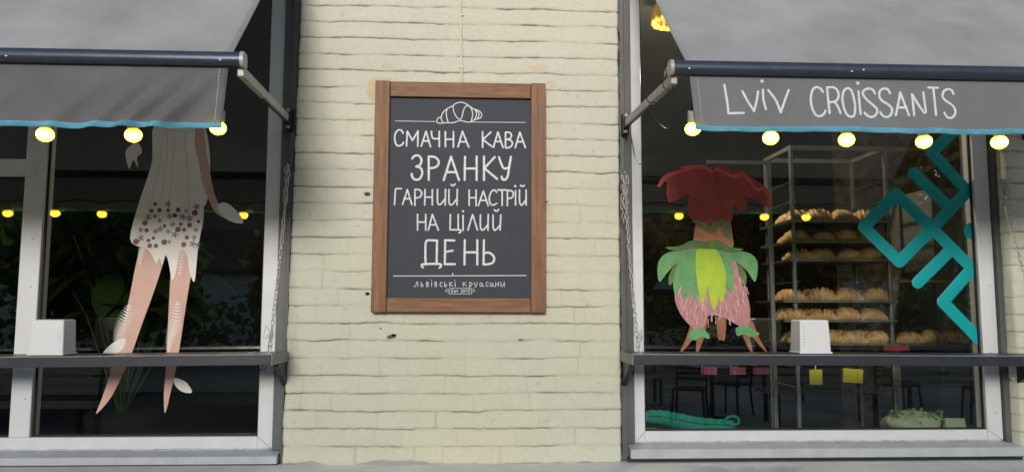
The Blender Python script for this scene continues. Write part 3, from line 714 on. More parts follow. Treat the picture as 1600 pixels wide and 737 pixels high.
for i, (x, z, lab) in enumerate(BULBS):
    o = pb if i == 0 else copy_tree(pb)
    o.location = (x, -.965, z); o.rotation_euler = (R(random.uniform(-6, 6)), R(random.uniform(-8, 8)), random.random()*6)
    tag(o, lab, 'light bulb', 'festoon bulbs under the awnings')
for xs, lab in (([b[0] for b in BULBS[:8]]+[-3.1], 'black cord carrying the bulbs behind the left valance'), ([b[0] for b in BULBS[8:]]+[2.4], 'black cord carrying the bulbs behind the right valance')):
    zs = [b[1]+.062 for b in (BULBS[:8] if xs[0] < 0 else BULBS[8:])]; zs.append(zs[-1]); pts = []
    for i in range(len(xs)-1):
        for k in range(6):
            q = k/6; pts.append((xs[i]+(xs[i+1]-xs[i])*q, -.965, zs[i]+(zs[i+1]-zs[i])*q+.022*4*q*(1-q)))
    mb = MB(); mb.tube(pts, .0045, 6)
    mb.tube([(xs[0], -.967, zs[0]), (xs[0], -.975, zs[0]+.09), (xs[0], -.985, 2.285)], .004, 6)
    tag(mb.build('light_cable', 'wire', org=(xs[0], -.965, 2.14), smooth=True), lab, 'cord')

# ------------------------------------------------------------------ bar shelves, chains
def shelf(label, x0, x1, slope, zc, xp, endx, brackets):
    t = thing('bar_shelf', label, 'shelf', (xp, -.14, zc))
    rot = Matrix.Rotation(-math.atan(slope), 3, 'Y'); pv = (xp, 0, zc)
    MB().box(x0, x1, -.276, -.008, zc-.030, zc-.0005, rot, pv).build('shelf_top', 'shelf', t, bevel=.002)
    MB().box(x0, x1, -.284, -.2765, zc-.042, zc+.0, rot, pv).build('front_lip', 'shelf', t, bevel=.0025)
    MB().box(x0, x1, -.2815, -.272, zc+.0004, zc+.0022, rot, pv).build('edge_strip', 'alu', t)
    for e in endx: MB().box(min(e, e+.004*(1 if e < 0 else -1)), max(e, e+.004*(1 if e < 0 else -1)), -.28, -.01, zc-.044, zc+.001, rot, pv).build('end_plate', 'shelfedge', t)
    for b in brackets:
        k = MB(); s = .012
        v = [(b-s, .038, zc-.046), (b-s, -.15, zc-.046), (b-s, -.15, zc-.056), (b-s, .02, zc-.155), (b-s, .038, zc-.155)]; v += [(b+s, y, z) for _, y, z in v]
        k.add(v, [(0,1,2,3,4), (9,8,7,6,5)]+[(i, i+5, (i+1) % 5+5, (i+1) % 5) for i in range(5)])
        ko = k.build('shelf_bracket', 'darkmetal', t, bevel=.002)
        for zz in (zc-.085, zc-.13):
            q = MB(); q.lathe([(.0065, 0), (.006, -.006), (.003, -.009)], (b+.017*(1 if b < 0 else -1), .0365, zz), 10, 'y'); q.build('screw', 'plastic', ko, smooth=40)
    return t
shelf('dark bar shelf in front of the left window with one napkin box', -3.2, -.828, .0105, 1.3115, -.83, [-.828], [-.842, -3.1])
shelf('dark bar shelf in front of the right window with one napkin box', .668, 2.9, -.0045, 1.3115, .67, [.668], [.688, 2.545])
def link(mb, c, ax, tw, L=.030, W=.017, r=.0024):
    ax = Vector(ax).normalized(); u = ax.cross(Vector((0, 1, 0)))
    if u.length < .1: u = ax.cross(Vector((1, 0, 0)))
    u.normalize(); q = ax.cross(u); s = u*math.cos(tw)+q*math.sin(tw); pts = []
    for k in range(14):
        a = 2*math.pi*k/14; e = (L-W)/2
        pts.append(Vector(c)+ax*((W/2-r)*math.sin(a)+(e if math.sin(a) > 0 else -e))+s*((W/2-r)*math.cos(a)))
    mb.tube(pts, r, 6, closed=True)
def chain(label, top, bot, loops, sag=.02):
    t = thing('shelf_chain', label, 'chain', top, 'chains holding up the bar shelves'); top, bot = Vector(top), Vector(bot); mb = MB()
    n = max(4, int((bot-top).length/.0225))
    P = [top.lerp(bot, i/n)+Vector((0, .012*math.sin(math.pi*i/n), -sag*math.sin(math.pi*i/n)*.4)) for i in range(n+1)]
    for i in range(n): link(mb, (P[i]+P[i+1])/2, P[i+1]-P[i], (math.pi/2)*(i % 2)+.6+random.uniform(-.4, .4))
    mb.build('hanging_length', 'chain', t, smooth=True)
    mb = MB()
    for q, L in enumerate(loops):
        x = top.x+(-.010+.011*q)*(1 if top.x > 0 else 1); k = int(L/.0225)
        for i in range(k):
            link(mb, (x+.004*math.sin(i*.9+q), top.y-.010-.009*(q % 2), top.z-.012-.0225*i), (.12*math.sin(i+q), .08, -1), (math.pi/2)*(i % 2)+.4+q+random.uniform(-.5, .5))
    mb.build('spare_length', 'chain', t, smooth=True)
    hk = MB(); hk.tube(spline([top+Vector((.006, .045, .012)), top+Vector((.004, .0, .012)), top+Vector((0, -.022, .004)), top+Vector((0, -.026, .014))]), .003, 8); hk.build('hook', 'chain', t, smooth=True)
    return t
chain('chain from the right edge of the left window down to its shelf', (-.846, -.012, 2.137), (-.843, -.255, 1.322), (.20, .16))
chain('chain from the left edge of the right window down to its shelf', (.690, -.012, 2.118), (.694, -.255, 1.322), (.24, .18, .14), .05)
chain('chain hanging from the dark jamb at the far right of the photo', (2.50, -.012, 2.105), (2.48, -.262, 1.315), (.16, .13))
for x, lab in ((-.85, 'twisted wire tie where the chain meets the left shelf'), (.695, 'twisted wire tie where the chain meets the right shelf')):
    mb = MB(); rr = random.Random(3)
    for k in range(6):
        a = rr.uniform(0, 6.28); c = Vector((x, -.255, 1.345+.012*k))
        mb.tube(spline([c+Vector((rr.uniform(-.022, .022), rr.uniform(-.01, .01), rr.uniform(-.03, .03))) for _ in range(4)]), .0013, 5)
    tag(mb.build('wire_tie', 'chain', org=(x, -.255, 1.315), smooth=True), lab, 'wire')

# ------------------------------------------------------------------ napkin boxes
def napkin(label, xc, wd, slots):
    zb = 1.3115+(.0105*(xc+.83) if xc < 0 else -.0045*(xc-.67))+.0025; y0, y1 = -.205, -.095
    t = thing('napkin_box', label, 'napkin box', (xc, -.15, zb), 'napkin boxes on the bar shelves')
    v = []
    for z, s in ((zb+.006, 1.0), (zb+.140, .93), (zb+.147, .88)):
        for a, b in ((-1, y0), (1, y0), (1, y1), (-1, y1)): v.append((xc+a*wd/2*s, (y0+y1)/2+(b-(y0+y1)/2)*(s if z > zb+.01 else 1), z))
    MB().add(v, [(3,2,1,0), (8,9,10,11)]+[(k*4+i, k*4+(i+1) % 4, k*4+4+(i+1) % 4, k*4+4+i) for k in (0, 1) for i in range(4)]).build('body', 'plastic', t, bevel=.006)
    MB().box(xc-wd/2-.004, xc+wd/2+.004, y0-.004, y1+.004, zb, zb+.009).build('base', 'plastic', t, bevel=.003)
    k = MB()
    for i in range(7):
        z = zb+.035+.013*i; xs = xc+slots*wd*.36; k.box(xs-.006, xs+.006, y0+.0075*(z-zb)/.147*.5-.0012, y0+.012, z, z+.003)
    k.build('vent_slots', 'plasticgrey', t)
    MB().box(xc-wd*.28, xc+wd*.28, y0+.005, y0+.012, zb+.118, zb+.121).build('dispenser_slot', 'plasticgrey', t)
napkin('white napkin box on the left bar shelf beside the mullion', -1.768, .140, 1)
napkin('white napkin box on the right bar shelf beside the red flower sticker', 1.482, .138, -1)

# ------------------------------------------------------------------ window stickers
def PX(pts, y): return [(p.x, p.z) for p in (at(a, b, y) for a, b in pts)]
def cut(name, pts, y, m, parent, sub=4, smooth=True):
    q = [(v.x, v.y) for v in closed_spline(PX(pts, y), sub)] if smooth else PX(pts, y)
    return MB().poly(q, y).build(name, m, parent)
DY = .1125      # stuck on the outside of the glass
st = thing('window_sticker', 'printed sticker of a white bell flower on two pale pink stems', 'sticker', (-1.4, DY, 1.0))
# stems and side shoot
cut('stem', [(224,372),(243,374),(262,380),(252,420),(238,462),(224,500),(210,540),(194,580),(178,612),(166,630),(150,646),(158,625),(168,596),(178,560),(190,515),(202,465),(212,415)], DY+.002, 'd_peach', st)
cut('stem', [(268,378),(290,374),(306,382),(300,420),(293,462),(287,500),(281,540),(274,580),(268,606),(258,645),(256,615),(259,580),(261,540),(263,495),(265,455),(267,415)], DY+.0022, 'd_peach', st)
cut('tendril', [(299,198),(316,198),(323,240),(332,290),(340,315),(352,330),(376,347),(352,341),(334,328),(318,290),(304,240)], DY+.002, 'd_peach', st)
for q in ([(340,322),(352,316),(370,330),(380,348),(362,346),(346,336)], [(196,528),(178,534),(160,552),(176,554),(192,544)], [(272,590),(290,596),(300,612),(286,612),(274,602)]): cut('stem_leaf', q, DY+.0012, 'd_white', st)
def fern(path, wd, y):
    mb = MB(); P = spline(PX(path, y), 8)
    for i in range(1, len(P)-1):
        p = P[i]; t = (P[i+1]-P[i-1]).normalized(); n = Vector((-t.y, t.x)); k = math.sin(math.pi*(i/len(P))**.7)
        for s in (-1, 1):
            e = p+n*(s*wd*k)+t*(-wd*.35*k); mb.poly([(p.x+t.x*.003, p.y+t.y*.003), (e.x, e.y), (p.x-t.x*.0035, p.y-t.y*.0035)][::1], y)
    mb.build('fern_print', 'd_white', st)
fern([(203,475),(192,505),(184,530),(178,556)], .035, DY); fern([(278,470),(274,505),(266,530),(262,556)], .035, DY)
cut('petal_tip', [(206,226),(216,224),(222,238),(214,246),(216,262),(208,250),(202,264),(196,238)], DY+.002, 'd_white', st)
cut('petal_tip', [(318,196),(328,240),(326,300),(318,322),(314,280)], DY+.003, 'd_white', st)
cut('bell_flower', [(243,190),(301,190),(304,225),(312,262),(317,300),(318,340),(312,372),(308,400),(304,440),(296,424),(292,398),(282,390),(276,420),(269,437),(263,408),(258,398),(254,413),(249,403),(244,411),(236,396),(226,386),(214,384),(203,372),(213,330),(226,290),(238,250)], DY+.0008, 'd_white', st, 3)
fern([(228,372),(222,392),(218,415)], .022, DY-.0002); fern([(288,372),(284,400),(280,432)], .030, DY-.0002)
mb = MB()
for ed in ([(256,205),(250,250),(240,300),(228,350)], [(272,200),(270,260),(264,320)], [(288,205),(292,260),(296,320),(294,360)], [(262,200),(259,260),(250,330)]): stroke(mb, [(v.x, v.y) for v in spline(PX(ed, DY))], .004, DY+.0008, h=.0004)
mb.build('petal_vein_print', mat('print_warm_grey', (.66, .60, .56), .45, noise=(20, .2)), st)
rr = random.Random(4); bm_, pm_ = MB(), MB(); used = []
for k in range(400):
    x, y = rr.uniform(208, 312), rr.uniform(318, 384)
    if y < 338 and not (x > 262 or (236 < x < 250)): continue
    if x < 206+(384-y)*.22 or any((x-a)**2+(y-b)**2 < 56 for a, b in used): continue
    used.append((x, y))
    if len(used) > 44: break
    c = PX([(x, y)], DY)[0]
    if rr.random() < .55:
        r = rr.uniform(.008, .014); bm_.poly([(c[0]+r*math.cos(a), c[1]+r*math.sin(a)) for a in [i*math.pi/7 for i in range(14)]], DY-.0006)
    else:
        r = rr.uniform(.011, .018); ph = rr.random()
        pm_.poly([(c[0]+r*(.55+.45*math.cos(5*a))*math.cos(a+ph), c[1]+r*(.55+.45*math.cos(5*a))*math.sin(a+ph)) for a in [i*2*math.pi/40 for i in range(40)]], DY-.0008)
bm_.build('berry_print', 'd_berry', st); pm_.build('small_flower_print', 'd_purple', st)

st2 = thing('window_sticker', 'printed sticker of a red flower with green leaves and a pink bulb', 'sticker', (1.15, DY, 1.3))
for k, (a, b, e) in enumerate(((1084, 1100, (1062, 552)), (1094, 1106, (1088, 553)), (1158, 1172, (1200, 552)), (1152, 1164, (1176, 553)), (1120, 1134, (1128, 530)))):
    m_ = ((a+b)/2+e[0])/2; cut('root_tip', [(a, 496), (b, 496), (m_+5, 530), e, (m_-5, 528)], DY+.004+.0002*k, 'd_tan', st2)
cut('pink_bulb', [(1066,385),(1140,384),(1150,410),(1158,440),(1166,455),(1172,485),(1168,512),(1150,506),(1132,496),(1110,492),(1102,502),(1094,520),(1078,508),(1062,488),(1054,462),(1058,425)], DY+.003, 'd_pink', st2)
mb = MB(); rr = random.Random(12)
for k in range(150):
    x, y = rr.uniform(1060, 1168), rr.uniform(400, 500)
    if ((x-1113)/54)**2+((y-450)/56)**2 > 1: continue
    dx = (x-1113)*.06; stroke(mb, PX([(x, y), (x+dx*.6+rr.uniform(-1, 1), y+5), (x+dx+rr.uniform(-1, 1), y+rr.uniform(8, 13))], DY), .0032, DY+.0029, h=.0004)
mb.build('fibre_print', mat('print_light_pink', (.68, .40, .39), .45, noise=(60, .3)), st2)
for pts in ([(1080,516),(1094,512),(1106,520),(1108,529),(1096,526),(1088,531),(1076,528)], [(1150,512),(1166,508),(1178,516),(1187,521),(1174,526),(1162,522),(1152,524)]): cut('leaf_collar', pts, DY+.002, 'd_green', st2)
# side shoots with overlapping scales
for q, m_ in (([(1080,398),(1060,392),(1040,396),(1028,412),(1030,440),(1044,424),(1060,410),(1080,406)], 'd_green'), ([(1078,404),(1058,412),(1046,428),(1046,446),(1060,430),(1078,414)], 'd_dkgreen'),
    ([(1134,396),(1154,392),(1174,397),(1184,412),(1180,440),(1168,424),(1152,410),(1134,404)], 'd_green'), ([(1136,404),(1154,412),(1166,428),(1164,446),(1152,430),(1136,414)], 'd_dkgreen')): cut('side_leaf', q, DY+.0028 if m_ == 'd_green' else DY+.0034, m_, st2)
cut('flower_base', [(1090,346),(1120,340),(1140,348),(1144,366),(1146,384),(1134,394),(1100,396),(1084,386)], DY+.0024, 'd_tan', st2)
# broad leaves hanging below the bloom
for pts, m, k in (([(1072,392),(1060,410),(1052,440),(1056,462),(1064,446),(1074,420),(1084,396)], 'd_green', 0), ([(1076,392),(1066,425),(1066,455),(1070,470),(1078,452),(1086,420),(1090,394)], 'd_green', 1),
    ([(1128,390),(1144,415),(1146,445),(1141,458),(1132,440),(1120,410),(1116,392)], 'd_green', 1), ([(1082,390),(1074,430),(1080,460),(1086,469),(1092,450),(1097,415),(1096,390)], 'd_green', 2),
    ([(1120,390),(1134,425),(1132,460),(1127,471),(1120,450),(1112,412),(1108,390)], 'd_lime', 2), ([(1108,390),(1122,430),(1122,468),(1115,484),(1108,462),(1104,420),(1102,392)], 'd_lime', 3),
    ([(1090,388),(1106,388),(1109,420),(1104,455),(1097,474),(1091,450),(1087,415)], 'd_lime', 4)): cut('broad_leaf', pts, DY+.0016-.0003*k, m, st2)
# long arching blades
for pts, k in (([(1108,378),(1080,376),(1062,384),(1040,386),(1056,392),(1082,388),(1110,388)], 0), ([(1108,376),(1124,376),(1142,386),(1162,389),(1144,394),(1122,390),(1106,387)], 1),
    ([(1104,362),(1092,350),(1080,346),(1090,344),(1104,350),(1108,362)], 2), ([(1108,362),(1116,346),(1132,342),(1124,352),(1114,364)], 3), ([(1128,350),(1136,346),(1142,356),(1140,372),(1132,368)], 3)):
    cut('blade_leaf', pts, DY-.0006-.0003*k, 'd_dkgreen', st2)
mb = MB()
for j in range(5): stroke(mb, PX([(1106, 379+j*2), (1080, 378+j*2.4), (1060, 386+j*1.3), (1044, 387+j*.4)], DY-.002), .0022, DY-.0016)
for j in range(5): stroke(mb, PX([(1109, 379+j*2), (1124, 379+j*2.4), (1142, 387+j*1.3), (1158, 389+j*.4)], DY-.002), .0022, DY-.0016)
mb.build('leaf_vein_print', 'd_green', st2)
# bloom
cut('back_petal', [(1082,300),(1074,318),(1076,336),(1084,342),(1092,320)], DY+.0018, 'd_red', st2); cut('back_petal', [(1160,305),(1168,320),(1160,331),(1150,324),(1146,306)], DY+.0018, 'd_red', st2)
cut('bloom', [(1030,284),(1040,272),(1064,264),(1072,259),(1096,258),(1108,262),(1115,268),(1122,258),(1134,262),(1146,266),(1160,267),(1176,278),(1194,290),(1203,306),(1203,324),(1190,318),(1172,309),(1154,308),(1146,322),(1141,350),(1112,354),(1086,350),(1086,322),(1078,305),(1062,310),(1046,317),(1041,300),(1042,284)], DY+.0006, 'd_red', st2, 3)
mb = MB()
for ed in ([(1030,290),(1042,276),(1066,267),(1080,262)], [(1066,263),(1082,261),(1098,261),(1112,268)], [(1119,264),(1132,270),(1146,276),(1160,272)], [(1160,272),(1172,284),(1182,296),(1192,294)], [(1192,294),(1201,308),(1202,322)]):
    stroke(mb, [(v.x, v.y) for v in spline(PX(ed, DY))], .018, DY, h=.0007)
mb.build('petal_edge', 'd_redhi', st2)
mb = MB()
for ed in ([(1114,270),(1112,300),(1110,330)], [(1086,285),(1092,310),(1096,340)], [(1146,290),(1136,312),(1128,342)]): stroke(mb, [(v.x, v.y) for v in spline(PX(ed, DY))], .0035, DY, h=.0005)
mb.build('petal_crease', 'd_berry', st2)

# teal sign on the right pane
ts = thing('teal_window_sign', 'large teal geometric line emblem stuck on the right window', 'sign', (2.1, DY, 1.4))
def cF(x, y): return at(1330+x/1.991, 190+y/1.991, .1148)
mb = MB(); TW = .0585
for pl in ([(40,328),(140,225),(252,332),(376,456)], [(40,328),(150,435),(252,332),(360,218)], [(358,212),(300,150),(250,96)], [(250,96),(300,48),(348,0)], [(195,160),(303,264)], [(376,456),(285,560)], [(285,560),(404,682)], [(207,500),(312,396)]):
    P = [cF(*p) for p in pl]
    for a, b in zip(P, P[1:]): stroke(mb, [(a.x+(b.x-a.x)*k/8, a.z+(b.z-a.z)*k/8) for k in range(9)], TW, .1148, h=.0014)
p = cF(376, 340); stroke(mb, [(p.x-.0006, p.z), (p.x+.0006, p.z)], .082, .1148, h=.0014)
mb.build('emblem', 'teal', ts, smooth=50)

# ------------------------------------------------------------------ shop interior
rm = thing('shop_room', 'dark shop interior seen through the windows', 'room', (0, 2.5, .0))
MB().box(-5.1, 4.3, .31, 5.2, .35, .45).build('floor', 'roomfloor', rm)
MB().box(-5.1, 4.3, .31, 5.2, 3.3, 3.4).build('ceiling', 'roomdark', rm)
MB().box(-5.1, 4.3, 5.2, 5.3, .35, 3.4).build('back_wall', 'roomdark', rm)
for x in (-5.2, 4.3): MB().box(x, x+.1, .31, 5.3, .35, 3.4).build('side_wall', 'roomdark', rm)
MB().box(2.95, 4.29, 2.55, 2.62, .46, 3.29).build('tree_reflection_panel', 'treereflect', rm)  # added panel, coloured as the brown trees mirrored in the pane
for a, b, lab in ((-3.34, -.80, 0), (.64, 2.56, 1)): MB().box(a, b, .166, .62, .79, .875 if lab == 0 else .872).build('window_board', 'roomfloor', rm)
MB().box(2.62, 2.98, .75, 1.2, .46, 2.2).build('column', 'greycol', rm)

# bread rack
RX0, RX1, RY0, RY1, RZ = 1.752, 2.286, .63, 1.0, 2.41
rk = thing('bread_rack', 'tall steel bread rack full of trays behind the right window', 'rack', (2.02, .8, .45))
for x in (RX0, RX1):
    for y in (RY0, RY1): MB().box(x-.009, x+.009, y-.012, y+.012, .45, RZ).build('post', 'rack', rk, bevel=.002)
for y in (RY0, RY1): MB().box(RX0+.0125, RX1-.0125, y-.011, y+.011, RZ-.026, RZ-.002).build('crossbar', 'rack', rk)
for x in (RX0, RX1): MB().box(x-.011, x+.011, RY0+.0125, RY1-.0125, RZ-.0255, RZ-.0025).build('crossbar', 'rack', rk)
MB().box(RX1+.0125, 2.62, RY0-.009, RY0+.009, RZ-.024, RZ-.004).build('crossbar', 'rack', rk)
for z in [2.22, 2.11] + [1.985, 1.872, 1.772, 1.662, 1.548, 1.443, 1.318, 1.2, 1.09]:
    for x, s in ((RX0, 1), (RX1, -1)): MB().box(min(x, x+s*.03)+.0 if s > 0 else x-.03, x+.03 if s > 0 else x, RY0+.0125, RY1-.0125, z-.012, z-.009).build('runner', 'rack', rk)
MB().box(RX0-.02, RX1+.02, RY0, RY1, .47, .50).build('base_shelf', 'rack', rk)
rk2 = thing('display_rack', 'thin steel post beside the red flower sticker behind the glass', 'rack', (1.63, 1.0, .45))
MB().box(1.615, 1.637, .62, .642, .45, 2.30).build('post', 'rack', rk2, bevel=.002); MB().box(1.28, 1.637, .622, .640, 2.301, 2.32).build('crossbar', 'rack', rk2)
MB().box(1.60, 1.65, .55, .72, .44, .455).build('foot', 'rack', rk2)
# croissants
def croissant_mesh(seed):
    r_ = random.Random(seed); mb = MB(); v = []; f = []; ns, nk = 64, 18; L = .082
    for i in range(ns+1):
        s = -1+2*i/ns; a = abs(s); r = .040*(max(0, 1-a**2.1))**.62+.003
        q = (s*3.6+10) % 1.0; r *= .76+.28*((1-q) if s > 0 else q)**.5
        cx = L*s*(1-.06*a); cy = .030*s*s-.012; cz = r*.80
        for k in range(nk):
            an = 2*math.pi*k/nk; v.append((cx+.010*math.sin(an)*(1 if s > 0 else -1)*(1-a), cy+r*math.cos(an), max(.0005, cz+r*.86*math.sin(an))))
    for i in range(ns):
        for k in range(nk): f.append((i*nk+k, (i+1)*nk+k, (i+1)*nk+(k+1) % nk, i*nk+(k+1) % nk))
    f.append(tuple(range(nk))); f.append(tuple(reversed(range(ns*nk, ns*nk+nk))))
    return mb.add(v, f)
PROTO = [croissant_mesh(k).build('croissant', 'croissant', smooth=True) for k in range(1)]
ORD = ['first', 'second', 'third', 'fourth', 'fifth', 'sixth', 'seventh']
TRAYS = [(1.985, RX0-.03, RX1-.02, 'topmost'), (1.872, RX0-.035, RX1, 'second highest'), (1.772, RX0-.03, RX1+.01, 'third highest'), (1.548, RX0-.075, RX1+.02, 'tray under the wide gap'), (1.443, RX0-.075, RX1+.01, 'second tray under the wide gap'), (1.318, RX0-.03, RX1+.03, 'lowest visible')]
first = True
def put_row(z, xa, xb, y, n, where):
    global first
    for i in range(n):
        o = PROTO[0] if first else PROTO[0].copy()
        if not first: COL.objects.link(o)
        first = False
        o.location = (xa+(xb-xa)*(i+.5)/n+random.uniform(-.008, .008), y+random.uniform(-.012, .012), z)
        o.rotation_euler = (0, random.uniform(-.06, .06), R(random.choice((0, 180))+random.uniform(-24, 24))); k = random.uniform(1.0, 1.13); o.scale = (k*1.02, k, k*random.uniform(.9, 1.1))
        tag(o, f'{ORD[i]} croissant from the left {where}', 'croissant', 'croissants on the bread trays')
for z, xa, xb, nm in TRAYS:
    t = MB(); t.box(xa, xb, RY0-.035, RY1+.02, z-.008, z-.005)
    for a in (RY0-.0385, RY1+.0205): t.box(xa, xb, a, a+.003, z-.008, z+.004)
    for a in (xa-.003, xb): t.box(a, a+.003, RY0-.035, RY1+.02, z-.008, z+.004)
    lab = nm if 'tray' in nm else nm+' tray on the bread rack'
    tag(t.build('baking_tray', 'tray', org=((xa+xb)/2, .8, z-.008)), 'thin steel tray of croissants, '+('the '+lab if 'rack' in lab else lab+' of the bread rack'), 'tray', 'trays in the bread rack')
    tn = 'the '+nm.replace(' tray', ' tray') if 'tray' in nm else 'the '+nm+' tray'
    put_row(z-.005, xa+.01, xb-.02, RY0+.04, 4, 'in front on '+tn)
    put_row(z-.005, xa+.03, xb-.05, RY0+.17, 4, 'behind on '+tn)
t = MB(); t.box(2.34, 2.86, .60, .74, 1.310, 1.313); t.box(2.34, 2.86, .597, .5999, 1.310, 1.322); t.box(2.36, 2.39, .745, .775, .45, 1.309); t.box(2.82, 2.85, .745, .775, .45, 1.309); t.box(2.35, 2.86, .70, .78, 1.300, 1.3095)
tag(t.build('baking_tray', 'tray', org=(2.6, .67, 1.31)), 'separate tray of croissants under the lowest tip of the teal sign', 'tray', 'trays in the bread rack')
put_row(1.313, 2.35, 2.85, .665, 4, 'on the separate tray under the teal sign')
t = MB(); t.box(2.34, 2.62, .615, .63, 1.655, 1.662)
tag(t.build('price_rail', 'yellow', org=(2.4, .62, 1.655)), 'thin yellow rail between the arms of the teal sign', 'rail')

# pendant lamp with a fringe
c = at(1050, 24, .75)
pl = thing('pendant_lamp', 'lit yellow fringed lamp hanging inside at the top of the right window', 'lamp', tuple(c))
mb = MB(); rr = random.Random(5)
prof = [(.03, .10), (.062, .088), (.088, .06), (.104, .02), (.110, -.02), (.106, -.05)]
for k in range(240):
    a = rr.random()*2*math.pi; e = rr.uniform(.9, 1.08); d = rr.uniform(-.004, .006); w_ = rr.uniform(-.06, .06)
    mb.tube([(c.x+r_*e*math.cos(a+w_*n_), c.y+r_*e*math.sin(a+w_*n_), c.z+z_-d) for n_, (r_, z_) in enumerate(prof)], .0042, 5)
mb.build('woven_shade', mat('yellow_straw', (.55, .36, .05), .7, noise=(45, .0), col2=(.30, .18, .02), emit=((.95, .55, .03), .10)), pl, smooth=True)
MB().lathe([(.006, .13), (.03, .112), (.03, .098), (.006, .10)][::-1], c, 16).build('cap', 'darkmetal', pl, smooth=40)
MB().lathe([(.004, -.02), (.022, -.012), (.026, .01), (.016, .04), (.01, .06)], c, 14).build('bulb', emit_mat('lamp_bulb', (1, .66, .06), 1.6), pl, smooth=True)
mb = MB(); mb.tube([tuple(c+Vector((0, 0, .12))), (c.x, c.y, 3.295)], .004, 6); mb.build('cord', 'wire', pl)
ld = bpy.data.lights.new('lamp_light', 'POINT'); ld.energy = 32; ld.color = (1, .84, .6); ld.shadow_soft_size = .05
lo = bpy.data.objects.new('lamp_light', ld); COL.objects.link(lo); lo.parent = pl; lo.location = (0, 0, -.34)

# things on the window board
mb = MB(); pts = spline([(.80, .34, .965), (.90, .33, .972), (1.0, .33, .955), (1.12, .33, .935), (1.25, .325, .930), (1.29, .325, .934)], 10)
mb.tube(pts, [.018+.019*math.sin(math.pi*min(1, i/len(pts)*.9+.12))+.0025*math.sin(i*1.7) for i in range(len(pts))], 14)
tb = mb.build('rolled_cloth', 'tealcloth', org=(1.0, .33, .9), smooth=True); tag(tb, 'rolled teal cloth lying at the bottom of the right window', 'cloth')
mb = MB(); mb.tube(spline([(1.22, .30, .945), (1.26, .295, .975), (1.30, .295, .972), (1.305, .295, .945), (1.27, .30, .935)]), .007, 8); mb.build('loop_strap', 'tealcloth', tb, smooth=True)
mb = MB(); mb.tube(pts, .004, 6); mb = MB(); mb.tube([(p[0], p[1]-.036, p[2]+.008) for p in pts[6:-8]], .0022, 6); mb.build('seam', 'gasket', tb, smooth=True)
cx = MB().box(.80, .895, .20, .29, .876, .925); co = cx.build('cardboard_box', 'card', org=(.85, .25, .876), bevel=.002); tag(co, 'small brown cardboard box under the teal cloth', 'box')
MB().box(.83, .865, .1988, .2, .876, .925).build('tape', 'yellow', co)
b = at(1325, 586, .66); yc = thing('yellow_card', 'bright yellow card hanging on the bread rack below the shelf', 'card', tuple(b))
v = MB(); v.box(b.x-.055, b.x+.055, .604, .606, b.z-.035, b.z+.04, Matrix.Rotation(R(4), 3, 'Y'), b); v.build('sheet', 'yellow', yc); MB().tube([(b.x, .605, b.z+.035), (b.x, .607, b.z+.10)], .002, 5).build('hanger', 'wire', yc)
b = at(1268, 590, .66); v = MB(); v.box(b.x-.035, b.x+.035, .604, .606, b.z-.03, b.z+.05); v.box(b.x-.004, b.x+.004, .606, .612, b.z+.03, b.z+.09); tag(v.build('yellow_card', 'yellow', org=tuple(b)), 'small yellow card at the left post of the bread rack', 'card')
for px, lab in ((1110, 'leftmost of the pink cards hanging low behind the glass'), (1155, 'middle pink card hanging low behind the glass'), (1192, 'rightmost pink card hanging low behind the glass')):
    b = at(px, 580, 1.6); v = MB(); v.box(b.x-.045, b.x+.045, 1.6, 1.602, b.z-.02, b.z+.03); v.box(b.x-.06, b.x-.05, 1.602, 1.608, b.z-.02, b.z+.12); tag(v.build('pink_card', 'pink', org=tuple(b)), lab, 'card', 'pink cards inside')
b = at(1397, 542, .60); v = MB(); v.box(b.x-.07, b.x+.07, .575, .5775, b.z-.018, b.z+.012); v.box(b.x-.004, b.x+.004, .5776, .59, b.z-.015, b.z+.01); tag(v.build('red_card', 'redcard', org=tuple(b)), 'dark red card on the lowest croissant tray', 'card')
# bag of salad and price card at the right corner
mb = MB(); v = []; f = []
for j in range(13):
    for i in range(28):
        a = 2*math.pi*i/28; h = j/12; r = (math.sin(math.pi*(.12+.82*h)))**.6*(1+.10*math.sin(3*a+h*4)+.06*math.sin(7*a+5*h))
        v.append((2.22+.155*r*math.cos(a), .36+.10*r*math.sin(a), .878+.115*h))
for j in range(12):
    for i in range(28): f.append((j*28+i, j*28+(i+1) % 28, (j+1)*28+(i+1) % 28, (j+1)*28+i))
f.append(tuple(reversed(range(28)))); f.append(tuple(range(12*28, 13*28)))
bgx = mb.add(v, f).build('paper_bag', 'bagwhite', org=(2.22, .36, .878), smooth=True); tag(bgx, 'crumpled pale bag with green leaves in the lower right corner', 'bag')
mb = MB(); rr = random.Random(8)
for k in range(220):
    a = rr.random()*6.28; q = rr.random()**.5; p = Vector((2.22+.14*q*math.cos(a), .35+.07*q*math.sin(a), .972+rr.uniform(-.03, .012))); d = Vector((rr.uniform(-1, 1), rr.uniform(-1, .3), rr.uniform(-.2, 1))).normalized(); e = d.cross(Vector((rr.random(), rr.random(), .3))).normalized()
    mb.add([p, p+d*.014+e*.009, p+d*.028, p+d*.014-e*.009], [(0, 1, 2, 3)])
mb.build('leaves', 'baggreen', bgx)
v = MB(); v.add([(2.33, .24, .876), (2.43, .24, .876), (2.43, .255, .97), (2.33, .255, .97), (2.33, .30, .876), (2.43, .30, .876), (2.43, .257, .97), (2.33, .257, .97)], [(0,1,2,3), (5,4,7,6), (3,2,6,7), (0,3,7,4), (1,5,6,2)])
tag(v.build('price_card', 'bagwhite', org=(2.38, .27, .876)), 'pale folded card in the lower right corner behind the glass', 'card')
